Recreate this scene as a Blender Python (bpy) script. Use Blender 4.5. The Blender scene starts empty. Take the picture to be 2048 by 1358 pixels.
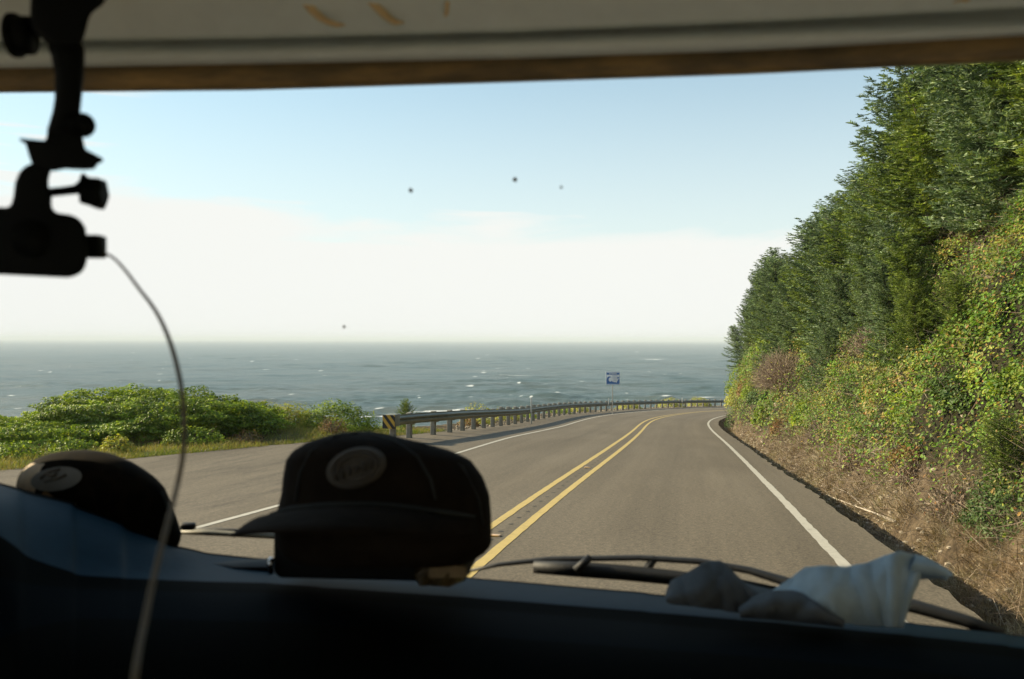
import bpy, bmesh, math, random
import numpy as np
from mathutils import Vector, Matrix

# ------------------------------------------------------------------ camera, world, sun, exposure
sc = bpy.context.scene
F = 1800.0                       # focal length in photo pixels (2048 wide)
CZ = 1.66                        # camera height above the road below it
cd = bpy.data.cameras.new('camera'); cam = bpy.data.objects.new('camera', cd)
sc.collection.objects.link(cam); sc.camera = cam
cam.location = (0, 0, CZ); cam.rotation_euler = (math.radians(90), math.radians(-0.12), 0)
cd.sensor_width = 36; cd.lens = 36 * F / 2048
cd.clip_start = 0.02; cd.clip_end = 60000
cd.shift_y = 0.0
cd.dof.use_dof = True; cd.dof.focus_distance = 40; cd.dof.aperture_fstop = 8.0

SUN_AZ, SUN_EL = -73.0, 25.0      # azimuth from the view direction (minus: left), elevation
world = bpy.data.worlds.new('World'); sc.world = world; world.use_nodes = True
nt = world.node_tree; nt.nodes.clear(); N = nt.nodes.new; L = nt.links.new
out = N('ShaderNodeOutputWorld'); bg = N('ShaderNodeBackground'); sky = N('ShaderNodeTexSky')
sky.sky_type = 'NISHITA'; sky.sun_disc = False
sky.sun_elevation = math.radians(SUN_EL); sky.sun_rotation = math.radians(SUN_AZ)
sky.air_density = 1.0; sky.dust_density = 0.6; sky.ozone_density = 1.6
SKY_STRENGTH = 0.095
bg.inputs[1].default_value = SKY_STRENGTH
tc = N('ShaderNodeTexCoord'); sep = N('ShaderNodeSeparateXYZ'); L(tc.outputs['Generated'], sep.inputs[0])
mp = N('ShaderNodeMapping'); mp.inputs['Scale'].default_value = (2.2, 2.2, 15); L(tc.outputs['Generated'], mp.inputs[0])
nz = N('ShaderNodeTexNoise'); nz.inputs['Scale'].default_value = 1.6; nz.inputs['Detail'].default_value = 7; nz.inputs['Roughness'].default_value = .58
nz.inputs['Distortion'].default_value = .5
L(mp.outputs[0], nz.inputs['Vector'])
def wmath(op, a, b=None, clamp=False):
    m = N('ShaderNodeMath'); m.operation = op; m.use_clamp = clamp
    for i, v in enumerate((a, b)):
        if v is None: continue
        if isinstance(v, (int, float)): m.inputs[i].default_value = v
        else: L(v, m.inputs[i])
    return m.outputs[0]
def wrange(v, a, b, c, d):
    m = N('ShaderNodeMapRange'); m.interpolation_type = 'SMOOTHSTEP'
    L(v, m.inputs['Value'])
    for k, x in zip(('From Min', 'From Max', 'To Min', 'To Max'), (a, b, c, d)): m.inputs[k].default_value = x
    return m.outputs[0]
zz = wmath('ADD', sep.outputs['Z'], wmath('MULTIPLY', wmath('SUBTRACT', nz.outputs['Fac'], .5), .13))
zz = wmath('ADD', zz, wmath('MULTIPLY', sep.outputs['X'], .06))
bank = wrange(zz, .104, .160, 1, 0)                      # the white bank lying over the sea
mp2 = N('ShaderNodeMapping'); mp2.inputs['Scale'].default_value = (1.3, 1.3, 22); mp2.inputs['Rotation'].default_value = (0, .07, 0); mp2.inputs['Location'].default_value = (3.1, .4, 1.7)
L(tc.outputs['Generated'], mp2.inputs[0])
nz2 = N('ShaderNodeTexNoise'); nz2.inputs['Scale'].default_value = 2.6; nz2.inputs['Detail'].default_value = 8; nz2.inputs['Roughness'].default_value = .55
L(mp2.outputs[0], nz2.inputs['Vector'])
wisp = wmath('MULTIPLY', wrange(nz2.outputs['Fac'], .43, .62, 0, .95), wrange(sep.outputs['X'], -.28, -.46, 0.12, 1))
cl = wmath('MAXIMUM', bank, wisp)
hz = wrange(sep.outputs['Z'], 0, .40, .78, 0.14)             # thin veil, thickest low down
cl = wmath('MAXIMUM', cl, hz)
mix = N('ShaderNodeMix'); mix.data_type = 'RGBA'
tint = N('ShaderNodeMix'); tint.data_type = 'RGBA'; tint.blend_type = 'MULTIPLY'; tint.inputs['Factor'].default_value = 1
L(sky.outputs[0], tint.inputs['A']); tint.inputs['B'].default_value = (.90, 1.13, 1.04, 1)
L(cl, mix.inputs['Factor']); L(tint.outputs['Result'], mix.inputs['A'])
CLOUD = (5.62, 5.55, 5.38, 1)
mix.inputs['B'].default_value = CLOUD
L(mix.outputs['Result'], bg.inputs[0]); L(bg.outputs[0], out.inputs[0])

sd = bpy.data.lights.new('sun', 'SUN'); sun = bpy.data.objects.new('sun', sd); sc.collection.objects.link(sun)
sd.energy = 5.0; sd.angle = math.radians(.5); sd.color = (1, .82, .56)
az, el = math.radians(SUN_AZ), math.radians(SUN_EL)
SD = Vector((math.sin(az) * math.cos(el), math.cos(az) * math.cos(el), math.sin(el)))
sun.rotation_euler = SD.to_track_quat('Z', 'Y').to_euler(); sun.location = SD * 30

sc.view_settings.view_transform = 'Standard'; sc.view_settings.look = 'None'
sc.view_settings.exposure = 0.90; sc.view_settings.gamma = 1
sc.cycles.max_bounces = 6; sc.cycles.diffuse_bounces = 4; sc.cycles.glossy_bounces = 3
sc.cycles.transparent_max_bounces = 12; sc.cycles.transmission_bounces = 4; sc.cycles.volume_bounces = 0
sc.cycles.use_denoising = True; sc.cycles.use_adaptive_sampling = False; sc.cycles.sample_clamp_indirect = 2.5
sc.cycles.caustics_reflective = False; sc.cycles.caustics_refractive = False

random.seed(5); R = np.random.default_rng(7)
C = bpy.context.collection

# ------------------------------------------------------------------ helpers
def tag(o, label=None, cat=None, group=None, kind=None):
    if label: o['label'] = label
    if cat: o['category'] = cat
    if group: o['group'] = group
    if kind: o['kind'] = kind
    return o
def thing(name, label, cat, loc=(0, 0, 0), group=None):
    o = bpy.data.objects.new(name, None); C.objects.link(o); o.location = loc; o.empty_display_size = .1
    return tag(o, label, cat, group)
def base_of(p):
    v = Vector((0, 0, 0))
    while p is not None: v += Vector(p.location); p = p.parent
    return np.array(v)
def mk(name, V, Fc, mat=None, parent=None, smooth=False, loc=None, mats=None, midx=None):
    """one mesh object; V in world coordinates"""
    V = np.asarray(V, float); off = base_of(parent) if parent is not None else np.zeros(3)
    if loc is not None: off = np.asarray(loc, float)
    me = bpy.data.meshes.new(name); V = V - off
    if isinstance(Fc, np.ndarray):
        n, k = Fc.shape
        me.vertices.add(len(V)); me.vertices.foreach_set('co', V.astype(np.float32).ravel())
        me.loops.add(n * k); me.loops.foreach_set('vertex_index', Fc.astype(np.int32).ravel())
        me.polygons.add(n); me.polygons.foreach_set('loop_start', np.arange(0, n * k, k, dtype=np.int32))
        me.update(calc_edges=True)
    else:
        me.from_pydata([tuple(v) for v in V], [], Fc); me.update()
    for m in (mats or ([mat] if mat else [])): me.materials.append(m)
    if midx is not None: me.polygons.foreach_set('material_index', np.asarray(midx, np.int32))
    me.polygons.foreach_set('use_smooth', np.full(len(me.polygons), smooth))
    o = bpy.data.objects.new(name, me); C.objects.link(o)
    if parent is not None: o.parent = parent
    elif loc is not None: o.location = loc
    return o
def grid_faces(a, b, closed=False):
    i = np.arange(a - 1)[:, None]; j = np.arange(b if closed else b - 1)[None, :]; jn = (j + 1) % b
    return np.stack([i * b + j + 0 * i, i * b + jn, (i + 1) * b + jn, (i + 1) * b + j], -1).reshape(-1, 4)
class MB:
    def __init__(s): s.v = []; s.f = []
    def add(s, V, Fc):
        n = len(s.v); s.v += [tuple(map(float, v)) for v in V]; s.f += [tuple(int(i) + n for i in f) for f in Fc]; return s
    def box(s, c, size, ax=None):
        c = np.array(c, float); h = np.array(size, float) / 2
        ax = np.eye(3) if ax is None else np.array([np.array(a, float) for a in ax])
        V = [c + sum(sg[k] * h[k] * ax[k] for k in range(3)) for sg in [(x, y, z) for x in (-1, 1) for y in (-1, 1) for z in (-1, 1)]]
        return s.add(V, [(0, 1, 3, 2), (4, 6, 7, 5), (0, 4, 5, 1), (2, 3, 7, 6), (0, 2, 6, 4), (1, 5, 7, 3)])
    def tube(s, pts, r, n=10, cap=True, flat=1.0):
        pts = np.array(pts, float); m = len(pts); r = np.broadcast_to(r, m)
        t = np.gradient(pts, axis=0); t /= np.linalg.norm(t, axis=1)[:, None] + 1e-12
        up = np.array([0, 0, 1.]) if abs(t[0, 2]) < .9 else np.array([1., 0, 0]); V = []
        for i in range(m):
            a = np.cross(t[i], up); a /= np.linalg.norm(a) + 1e-12; b = np.cross(a, t[i]); up = b
            for k in range(n):
                w = 2 * math.pi * k / n; V.append(pts[i] + r[i] * (math.cos(w) * a + flat * math.sin(w) * b))
        Fc = [(i * n + k, i * n + (k + 1) % n, (i + 1) * n + (k + 1) % n, (i + 1) * n + k) for i in range(m - 1) for k in range(n)]
        if cap: Fc += [tuple(range(n))[::-1], tuple((m - 1) * n + k for k in range(n))]
        return s.add(V, Fc)
    def prism(s, poly, d):
        """closed outline (3D points) pushed along vector d"""
        n = len(poly); P0 = [np.array(p, float) for p in poly]; d = np.array(d, float)
        return s.add(P0 + [p + d for p in P0], [tuple(range(n))[::-1], tuple(range(n, 2 * n))] + [(i, (i + 1) % n, n + (i + 1) % n, n + i) for i in range(n)])
    def build(s, name, mat, parent=None, smooth=False, bevel=0, seg=2, loc=None):
        o = mk(name, s.v, s.f, mat, parent, smooth, loc)
        if True:
            bm = bmesh.new(); bm.from_mesh(o.data); bmesh.ops.recalc_face_normals(bm, faces=bm.faces)
            if bevel:
                bmesh.ops.bevel(bm, geom=[e for e in bm.edges if len(e.link_faces) == 2 and e.calc_face_angle(0) > .4], offset=bevel, segments=seg, affect='EDGES', profile=.5, clamp_overlap=True)
            bm.to_mesh(o.data); bm.free()
            if bevel or smooth: o.data.polygons.foreach_set('use_smooth', np.full(len(o.data.polygons), True)); 
            if bevel:
                try: o.data.set_sharp_from_angle(angle=math.radians(50))
                except Exception: pass
        return o
def P(x, y, Y):
    """photo pixel at real distance Y in front of the camera"""
    return np.array([(x - 1024) / F * Y, Y, CZ - (y - 680) / F * Y])
def hash3(ix, iy, iz, seed):
    h = (ix.astype(np.int64) * 374761393 + iy.astype(np.int64) * 668265263 + iz.astype(np.int64) * 2147483647 + seed * 974634777) & 0xffffffff
    h = ((h ^ (h >> 13)) * 1274126177) & 0xffffffff
    return ((h ^ (h >> 16)) & 0xffffff) / float(0xffffff)
def vnoise(x, y, z=0, seed=0):
    x, y, z = np.broadcast_arrays(np.asarray(x, float), np.asarray(y, float), np.asarray(z, float))
    ix, iy, iz = np.floor(x), np.floor(y), np.floor(z); fx, fy, fz = x - ix, y - iy, z - iz
    fx, fy, fz = [f * f * (3 - 2 * f) for f in (fx, fy, fz)]; r = 0
    for a in (0, 1):
        for b in (0, 1):
            for c in (0, 1):
                r = r + hash3(ix + a, iy + b, iz + c, seed) * (fx if a else 1 - fx) * (fy if b else 1 - fy) * (fz if c else 1 - fz)
    return r
def fbm(x, y, z=0, seed=0, o=4):
    r = 0; a = .5
    for k in range(o): r = r + a * (vnoise(x, y, z, seed + k) - .5); x = x * 2.03; y = y * 2.03; z = np.asarray(z) * 2.03; a *= .5
    return r

# ------------------------------------------------------------------ materials
def newmat(name):
    m = bpy.data.materials.new(name); m.use_nodes = True; nt = m.node_tree
    return m, nt, nt.nodes['Principled BSDF']
def ramp(nt, fac, cols):
    r = nt.nodes.new('ShaderNodeValToRGB'); e = r.color_ramp.elements
    while len(e) < len(cols): e.new(.5)
    for i, (p, c) in enumerate(cols): e[i].position = p; e[i].color = (*c, 1)
    nt.links.new(fac, r.inputs[0]); return r.outputs[0]
def noise(nt, scale, detail=4, rough=.5, coord='Object', sc3=None):
    t = nt.nodes.new('ShaderNodeTexCoord'); n = nt.nodes.new('ShaderNodeTexNoise')
    n.inputs['Scale'].default_value = scale; n.inputs['Detail'].default_value = detail; n.inputs['Roughness'].default_value = rough
    src = t.outputs[coord]
    if sc3:
        m = nt.nodes.new('ShaderNodeMapping'); m.inputs['Scale'].default_value = sc3; nt.links.new(src, m.inputs[0]); src = m.outputs[0]
    nt.links.new(src, n.inputs['Vector']); return n.outputs['Fac']
def mixc(nt, fac, a, b, mode='MIX'):
    m = nt.nodes.new('ShaderNodeMix'); m.data_type = 'RGBA'; m.blend_type = mode
    for k, v in (('Factor', fac), ('A', a), ('B', b)):
        s = m.inputs[k] if k == 'Factor' else [i for i in m.inputs if i.name == k and i.type == 'RGBA'][0]
        if hasattr(v, 'links'): nt.links.new(v, s)
        elif k == 'Factor': s.default_value = v
        else: s.default_value = (*v, 1)
    return [o for o in m.outputs if o.type == 'RGBA'][0]
def bump(nt, b, h, strength=.5, dist=.01):
    n = nt.nodes.new('ShaderNodeBump'); n.inputs['Strength'].default_value = strength; n.inputs['Distance'].default_value = dist
    nt.links.new(h, n.inputs['Height']); nt.links.new(n.outputs[0], b.inputs['Normal']); return n
def mat(name, col, rough=.6, var=.15, scale=20, bmp=.2, dist=.003, metal=0, spec=.5):
    m, nt, b = newmat(name)
    f = noise(nt, scale, 5, .6)
    c = tuple(col)
    nt.links.new(ramp(nt, f, [(.25, tuple(x * (1 - var) for x in c)), (.75, tuple(min(1, x * (1 + var)) for x in c))]), b.inputs['Base Color'])
    b.inputs['Roughness'].default_value = rough; b.inputs['Metallic'].default_value = metal
    b.inputs['Specular IOR Level'].default_value = spec
    if bmp: bump(nt, b, noise(nt, scale * 4, 3), bmp, dist)
    return m
def leafmat(name, cols, trans=.35, rough=.45, spec=.4, patch=None, pscale=.5, clump=None):
    """each leaf its own colour out of a range; patches of another kind where the noise says so"""
    m, nt, b = newmat(name)
    g = nt.nodes.new('ShaderNodeNewGeometry')
    k = len(cols); col = ramp(nt, g.outputs['Random Per Island'], [(i / max(1, k - 1), c) for i, c in enumerate(cols)])
    if patch:
        f = noise(nt, pscale, 3, .6)
        r = nt.nodes.new('ShaderNodeMapRange'); r.inputs['From Min'].default_value = .5; r.inputs['From Max'].default_value = .64
        nt.links.new(f, r.inputs['Value'])
        col2 = ramp(nt, g.outputs['Random Per Island'], [(i / max(1, len(patch) - 1), c) for i, c in enumerate(patch)])
        col = mixc(nt, r.outputs[0], col, col2)
    if clump:       # tufts of older and younger growth, with sunlit and shaded clumps painted in
        col = mixc(nt, 1, col, ramp(nt, noise(nt, clump[0], 3, .6), [(.36, clump[1]), (.5, (.8, .8, .8)), (.64, clump[2])]), 'MULTIPLY')
    nt.links.new(col, b.inputs['Base Color']); b.inputs['Roughness'].default_value = rough
    b.inputs['Specular IOR Level'].default_value = spec
    if trans:
        t = nt.nodes.new('ShaderNodeBsdfTranslucent'); nt.links.new(mixc(nt, 1.0, col, (1.0, 1.0, .45), 'MULTIPLY'), t.inputs[0])
        s = nt.nodes.new('ShaderNodeMixShader'); s.inputs[0].default_value = trans
        nt.links.new(b.outputs[0], s.inputs[1]); nt.links.new(t.outputs[0], s.inputs[2])
        nt.links.new(s.outputs[0], nt.nodes['Material Output'].inputs[0])
    return m

# ------------------------------------------------------------------ the road's line, fitted to the photograph
CUR = ([0, 15, 30, 45, 60, 75, 90, 120], [.00071, .00161, -.00202, .00045, .00617, .00709, .00698, .007])
DZ = [0.01113, 0.01804, 0.02411, -0.06435, 0.00054, 0.04151, 0.11973, 0.19852]
BK = [-0.00512, -0.01524, 0.04011, 0.02763, 0.02666, 0.01536, 0.00712, 0.01391]
ds = .25
S1 = np.arange(0, 200, ds)
k_ = np.interp(S1, CUR[0], CUR[1]); h_ = .17451 + np.concatenate([[0], np.cumsum(.5 * (k_[1:] + k_[:-1]) * ds)])
X1 = -2.08208 + np.concatenate([[0], np.cumsum(np.sin(h_[:-1]) * ds)]); Y1 = np.concatenate([[0], np.cumsum(np.cos(h_[:-1]) * ds)])
Z1 = np.interp(S1, CUR[0], DZ) - .06 * S1
B1 = np.interp(S1, CUR[0], BK)
S0 = np.arange(-60, 0, ds)
SS = np.concatenate([S0, S1]); HH = np.concatenate([np.full(len(S0), h_[0]), h_])
XX = np.concatenate([X1[0] + S0 * math.sin(h_[0]), X1]); YY = np.concatenate([S0 * math.cos(h_[0]), Y1])
ZZ = np.concatenate([Z1[0] - .06 * S0, Z1]); BB = np.concatenate([np.full(len(S0), B1[0]), B1])
ker = np.hanning(41); ker /= ker.sum()
def sm(a): p = np.pad(a, 20, 'reflect', reflect_type='odd'); return np.convolve(p, ker, 'valid')
ZZ, BB = sm(ZZ), sm(BB)
def frame(s):
    return [np.interp(s, SS, a) for a in (XX, YY, HH, ZZ, BB)]
def edgeL(s):    # left edge of the asphalt (with the pull-off)
    return np.interp(s, [-60, 8, 14, 18, 21, 24.5, 27, 29, 33, 200], [-13.5, -13.0, -12.2, -11.2, -9.9, -8.6, -7.3, -6.8, -6.4, -6.4])
def road_xyz(s, d, lift=0):
    s = np.asarray(s, float); d = np.asarray(d, float)
    x, y, h, z, b = frame(s)
    return np.stack([x + d * np.cos(h), y - d * np.sin(h), z - b * np.clip(d, -8, 6) + lift + 0 * d], -1)
RE = 4.30        # right edge of the asphalt
FOOT = 5.05      # foot of the bank
def bank_h(s, t):
    near = np.interp(t, [0, .25, .6, 1.2, 2.4, 4, 6, 10, 20, 45], [0, .42, .95, 1.95, 3.9, 6.2, 8.6, 11.5, 15, 17])
    far = np.interp(t, [0, .2, .5, 1.0, 1.8, 3, 5, 10, 20, 45], [0, .7, 1.9, 3.9, 6.0, 7.6, 9.3, 12.5, 16, 17])
    w = np.clip((s - 38) / 18, 0, 1); w = w * w * (3 - 2 * w)
    return near * (1 - w) + far * w
MOUNDS = [(-11.0, 28.0, 3.6, 1.6, .8), (-15.5, 26.3, 2.6, 1.5, .45)]
def terrain_z(s, d, x=None, y=None):
    _x, _y, h, z, b = frame(s)
    if x is None: x = _x + d * np.cos(h); y = _y - d * np.sin(h)
    zr = z - b * np.clip(d, -8, 6) - .06
    eL = edgeL(s)
    rough = fbm(x * .9, y * .9, 0, 3, 4)
    # right
    FT = np.interp(s, [8, 18], [5.30, FOOT])
    t = np.maximum(d - FT, 0)
    q = np.clip((d - RE) / (FT - RE), 0, 1)
    zr_r = zr - np.interp(s, [8, 20, 40], [.62, .48, .36]) * np.sin(np.clip(q * 1.5, 0, 1) * math.pi / 2) + bank_h(s, t)
    lump = np.clip(t / 1.2, 0, 1)
    zr_r = zr_r + lump * (rough * 1.3 + fbm(x * .25, y * .25, 0, 9, 3) * 1.6 + fbm(x * 1.1, y * 1.1, z + 0 * x, 11, 3) * .8) + np.clip(t * 6, 0, 1) * fbm(x * 4, y * 4, z, 5, 3) * .5
    zr_r = zr_r + np.where((q > .3), fbm(x * 6, y * 6, 0, 15, 3) * .10, 0)
    # left
    u = np.maximum(eL - d, 0)          # distance beyond the asphalt
    verge = np.interp(s, [-60, 0, 20, 29, 34.5, 200], [14, 12, 7.5, 6.5, 2.2, .9])
    drop = np.maximum(u - verge, 0)
    zr_l = zr + .03 - np.minimum(u, .5) * .02 - np.interp(drop, [0, 1, 4, 14, 40, 90], [0, .7, 3.4, 13.5, 29, 34]) + np.clip(u, 0, 1) * rough * .25 + np.clip(drop / 4, 0, 1) * rough * 3
    for mx, my, rx, ry, mh in MOUNDS:
        zr_l = zr_l + np.where(d < eL, mh * np.exp(-(((x - mx) / rx) ** 2 + ((y - my) / ry) ** 2) * 1.3), 0) * np.clip(u / 1.5, 0, 1)
    return np.where(d > RE, zr_r, np.where(d < eL, zr_l, zr))
def terr(s, d):
    s = np.asarray(s, float); d = np.asarray(d, float)
    x, y, h, z, b = frame(s); X = x + d * np.cos(h); Y = y - d * np.sin(h)
    return np.stack([X, Y, terrain_z(s, d, X, Y)], -1)
def to_sd(x, y):
    x = np.atleast_1d(x); y = np.atleast_1d(y); D = (x[:, None] - XX[None]) ** 2 + (y[:, None] - YY[None]) ** 2
    i = D.argmin(1); return SS[i], (x - XX[i]) * np.cos(HH[i]) - (y - YY[i]) * np.sin(HH[i])
def ground(x, y):
    s, d = to_sd(x, y); return float(terrain_z(s, d, np.atleast_1d(float(x)), np.atleast_1d(float(y)))[0])

# ---- terrain sheet
sv = np.concatenate([np.arange(-55, 0, 2.5), np.arange(0, 80, .22), np.arange(80, 175, 1.5)])
dv = np.concatenate([np.arange(-110, -20, 5), np.arange(-20, -6, .35), np.arange(-6, 4, 2.5), np.arange(RE - .02, RE + 8, .11), np.arange(RE + 8, 24, .8), np.arange(24, 75, 6)])
G = terr(sv[:, None] + 0 * dv[None], dv[None] + 0 * sv[:, None])
m, nt_, b_ = newmat('bank_soil')
f1 = noise(nt_, 1.3, 8, .65); f2 = noise(nt_, 14, 6, .7)
c1 = ramp(nt_, f1, [(.3, (.065, .052, .037)), (.5, (.15, .12, .085)), (.7, (.27, .225, .165))])
c2 = ramp(nt_, f2, [(.35, (.45, .42, .38)), (.7, (1.25, 1.15, 1.0))])
nt_.links.new(mixc(nt_, 1, c1, c2, 'MULTIPLY'), b_.inputs['Base Color']); b_.inputs['Roughness'].default_value = .95; b_.inputs['Specular IOR Level'].default_value = .15
bump(nt_, b_, noise(nt_, 16, 8, .75), .9, .06)
M_SOIL = m
gnd = tag(mk('ground', G.reshape(-1, 3), grid_faces(len(sv), len(dv))[:, ::-1], M_SOIL, smooth=True), kind='structure')
hb = G[..., 2] - np.interp(sv, SS, ZZ)[:, None] + fbm(G[..., 0] * 1.3, G[..., 1] * 1.3, G[..., 2] * 1.3, 51, 4) * 1.6
at = gnd.data.attributes.new('bare_dirt', 'FLOAT', 'POINT'); at.data.foreach_set('value', np.clip((np.interp(sv, [0, 14, 40], [1.0, .75, .45])[:, None] - hb) / .35, 0, 1).astype(np.float32).ravel())
ga = nt_.nodes.new('ShaderNodeAttribute'); ga.attribute_name = 'bare_dirt'
humus_shade = ramp(nt_, f2, [(.3, (.014, .016, .009)), (.7, (.05, .042, .022))])  # dark humus, with the shade under the leaves put into its colour
nt_.links.new(mixc(nt_, ga.outputs['Fac'], humus_shade, mixc(nt_, 1, c1, c2, 'MULTIPLY')), b_.inputs['Base Color'])

# ---- road sheet
m, nt_, b_ = newmat('asphalt')
tcd = nt_.nodes.new('ShaderNodeUVMap')
def uvnoise(sx, sy, det, rough=.6):
    mpn = nt_.nodes.new('ShaderNodeMapping'); mpn.inputs['Scale'].default_value = (sx, sy, 1); nt_.links.new(tcd.outputs[0], mpn.inputs[0])
    n = nt_.nodes.new('ShaderNodeTexNoise'); n.inputs['Scale'].default_value = 1; n.inputs['Detail'].default_value = det; n.inputs['Roughness'].default_value = rough
    nt_.links.new(mpn.outputs[0], n.inputs['Vector']); return n.outputs['Fac']
agg = uvnoise(38, 38, 4, .8); agg = ramp(nt_, agg, [(.3, (.55, .53, .5)), (.5, (.95, .95, .95)), (.72, (1.5, 1.45, 1.35))])
big = ramp(nt_, uvnoise(.12, .5, 5), [(.3, (.126, .106, .078)), (.7, (.162, .139, .105))])
med = ramp(nt_, uvnoise(13, 13, 5, .85), [(.33, (.68, .68, .67)), (.5, (1, 1, 1)), (.68, (1.36, 1.34, 1.28))])
wv = nt_.nodes.new('ShaderNodeMath'); wv.operation = 'MULTIPLY'; wv.inputs[1].default_value = 2 * math.pi / 1.8
streak = ramp(nt_, uvnoise(.06, 2.6, 4), [(.35, (.9, .9, .9)), (.65, (1.06, 1.06, 1.06))])
pull = ramp(nt_, uvnoise(.35, 1.4, 6, .7), [(.38, (.72, .72, .74)), (.52, (1, 1, 1))])
sepu = nt_.nodes.new('ShaderNodeSeparateXYZ'); nt_.links.new(tcd.outputs[0], sepu.inputs[0])
pf = nt_.nodes.new('ShaderNodeMapRange'); pf.inputs['From Min'].default_value = -4.0; pf.inputs['From Max'].default_value = -4.6
nt_.links.new(sepu.outputs['Y'], pf.inputs['Value'])
nt_.links.new(sepu.outputs['Y'], wv.inputs[0]); cs = nt_.nodes.new('ShaderNodeMath'); cs.operation = 'COSINE'; nt_.links.new(wv.outputs[0], cs.inputs[0])
wp_ = nt_.nodes.new('ShaderNodeMapRange'); wp_.inputs['From Min'].default_value = -1; wp_.inputs['From Max'].default_value = 1; wp_.inputs['To Min'].default_value = 1.05; wp_.inputs['To Max'].default_value = .93
nt_.links.new(cs.outputs[0], wp_.inputs['Value'])
col = mixc(nt_, 1, mixc(nt_, 1, big, agg, 'MULTIPLY'), streak, 'MULTIPLY'); col = mixc(nt_, 1, col, med, 'MULTIPLY'); col = mixc(nt_, 1, col, wp_.outputs[0], 'MULTIPLY')
col = mixc(nt_, pf.outputs[0], col, mixc(nt_, 1, col, pull, 'MULTIPLY'))
vo = nt_.nodes.new('ShaderNodeTexVoronoi'); vo.feature = 'DISTANCE_TO_EDGE'; vo.inputs['Scale'].default_value = .35
wn = nt_.nodes.new('ShaderNodeMapping'); wn.inputs['Scale'].default_value = (1, 1.6, 1)
nt_.links.new(tcd.outputs[0], wn.inputs[0])
wadd = nt_.nodes.new('ShaderNodeVectorMath'); wadd.operation = 'ADD'
wno = nt_.nodes.new('ShaderNodeTexNoise'); wno.inputs['Scale'].default_value = .9; wno.inputs['Detail'].default_value = 4
nt_.links.new(wn.outputs[0], wno.inputs['Vector']); nt_.links.new(wn.outputs[0], wadd.inputs[0]); nt_.links.new(wno.outputs['Color'], wadd.inputs[1]); nt_.links.new(wadd.outputs[0], vo.inputs['Vector'])
crk = nt_.nodes.new('ShaderNodeMapRange'); crk.inputs['From Min'].default_value = 0; crk.inputs['From Max'].default_value = .006; crk.inputs['To Min'].default_value = .55; crk.inputs['To Max'].default_value = 1
nt_.links.new(vo.outputs['Distance'], crk.inputs['Value'])
col = mixc(nt_, .35, col, mixc(nt_, 1, col, crk.outputs[0], 'MULTIPLY'))
nt_.links.new(col, b_.inputs['Base Color']); b_.inputs['Roughness'].default_value = .88; b_.inputs['Specular IOR Level'].default_value = .3
bump(nt_, b_, uvnoise(60, 60, 3, .8), .6, .006)
M_ASPH = m
def strip(name, svals, dl, dr, nd, lift, material, jitter=0, kind='structure'):
    svals = np.asarray(svals, float); dl = dl(svals) if callable(dl) else np.full(len(svals), dl); dr = dr(svals) if callable(dr) else np.full(len(svals), dr)
    q = np.linspace(0, 1, nd)[None]; D = dl[:, None] * (1 - q) + dr[:, None] * q
    Sg = svals[:, None] + 0 * q; V = road_xyz(Sg, D, lift)
    o = mk(name, V.reshape(-1, 3), grid_faces(len(svals), nd)[:, ::-1], material, smooth=True)
    uv = o.data.uv_layers.new(name='UVMap'); li = np.empty(len(o.data.loops), np.int32); o.data.loops.foreach_get('vertex_index', li)
    U = np.stack([Sg.ravel(), D.ravel()], -1)[li]; uv.data.foreach_set('uv', U.astype(np.float32).ravel())
    if kind: o['kind'] = kind
    return o
rs = np.arange(-50, 172, .5)
strip('road', np.arange(-50, 172, .25), lambda s: edgeL(s) + (fbm(s * 1.5, 0 * s, 0, 31, 3)) * .35, lambda s: RE + fbm(s * 2.6, 0 * s, 0, 33, 4) * .15 + 0 * s, 24, 0, M_ASPH)
def paint(name, c, wear):
    m, nt, b = newmat(name)
    f = noise(nt, 9, 8, .75)
    nt.links.new(ramp(nt, f, [(.30, tuple(x * .45 for x in c)), (.42, tuple(x * wear for x in c)), (.7, c)]), b.inputs['Base Color'])
    b.inputs['Roughness'].default_value = .7; bump(nt, b, noise(nt, 70, 3), .4, .003)
    return m
M_YEL = paint('yellow_paint', (.56, .42, .14), .82); M_WHI = paint('white_paint', (.50, .475, .41), .85)
def edgef(c, seed, w=.012): return lambda s: c + (vnoise(s * 6, 0 * s, 0, seed) - .5) * w
ms = np.arange(-20, 150, .2)
strip('yellow_line_marking', ms, edgef(-.265, 41), edgef(-.145, 42), 2, .004, M_YEL)
strip('yellow_line_marking', ms, edgef(.145, 43), edgef(.265, 44), 2, .004, M_YEL)
strip('white_edge_marking', ms, edgef(3.61, 45, .02), edgef(3.73, 46, .02), 2, .004, M_WHI)
strip('white_edge_marking', ms, edgef(-3.785, 47), edgef(-3.675, 48), 2, .004, M_WHI)
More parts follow.
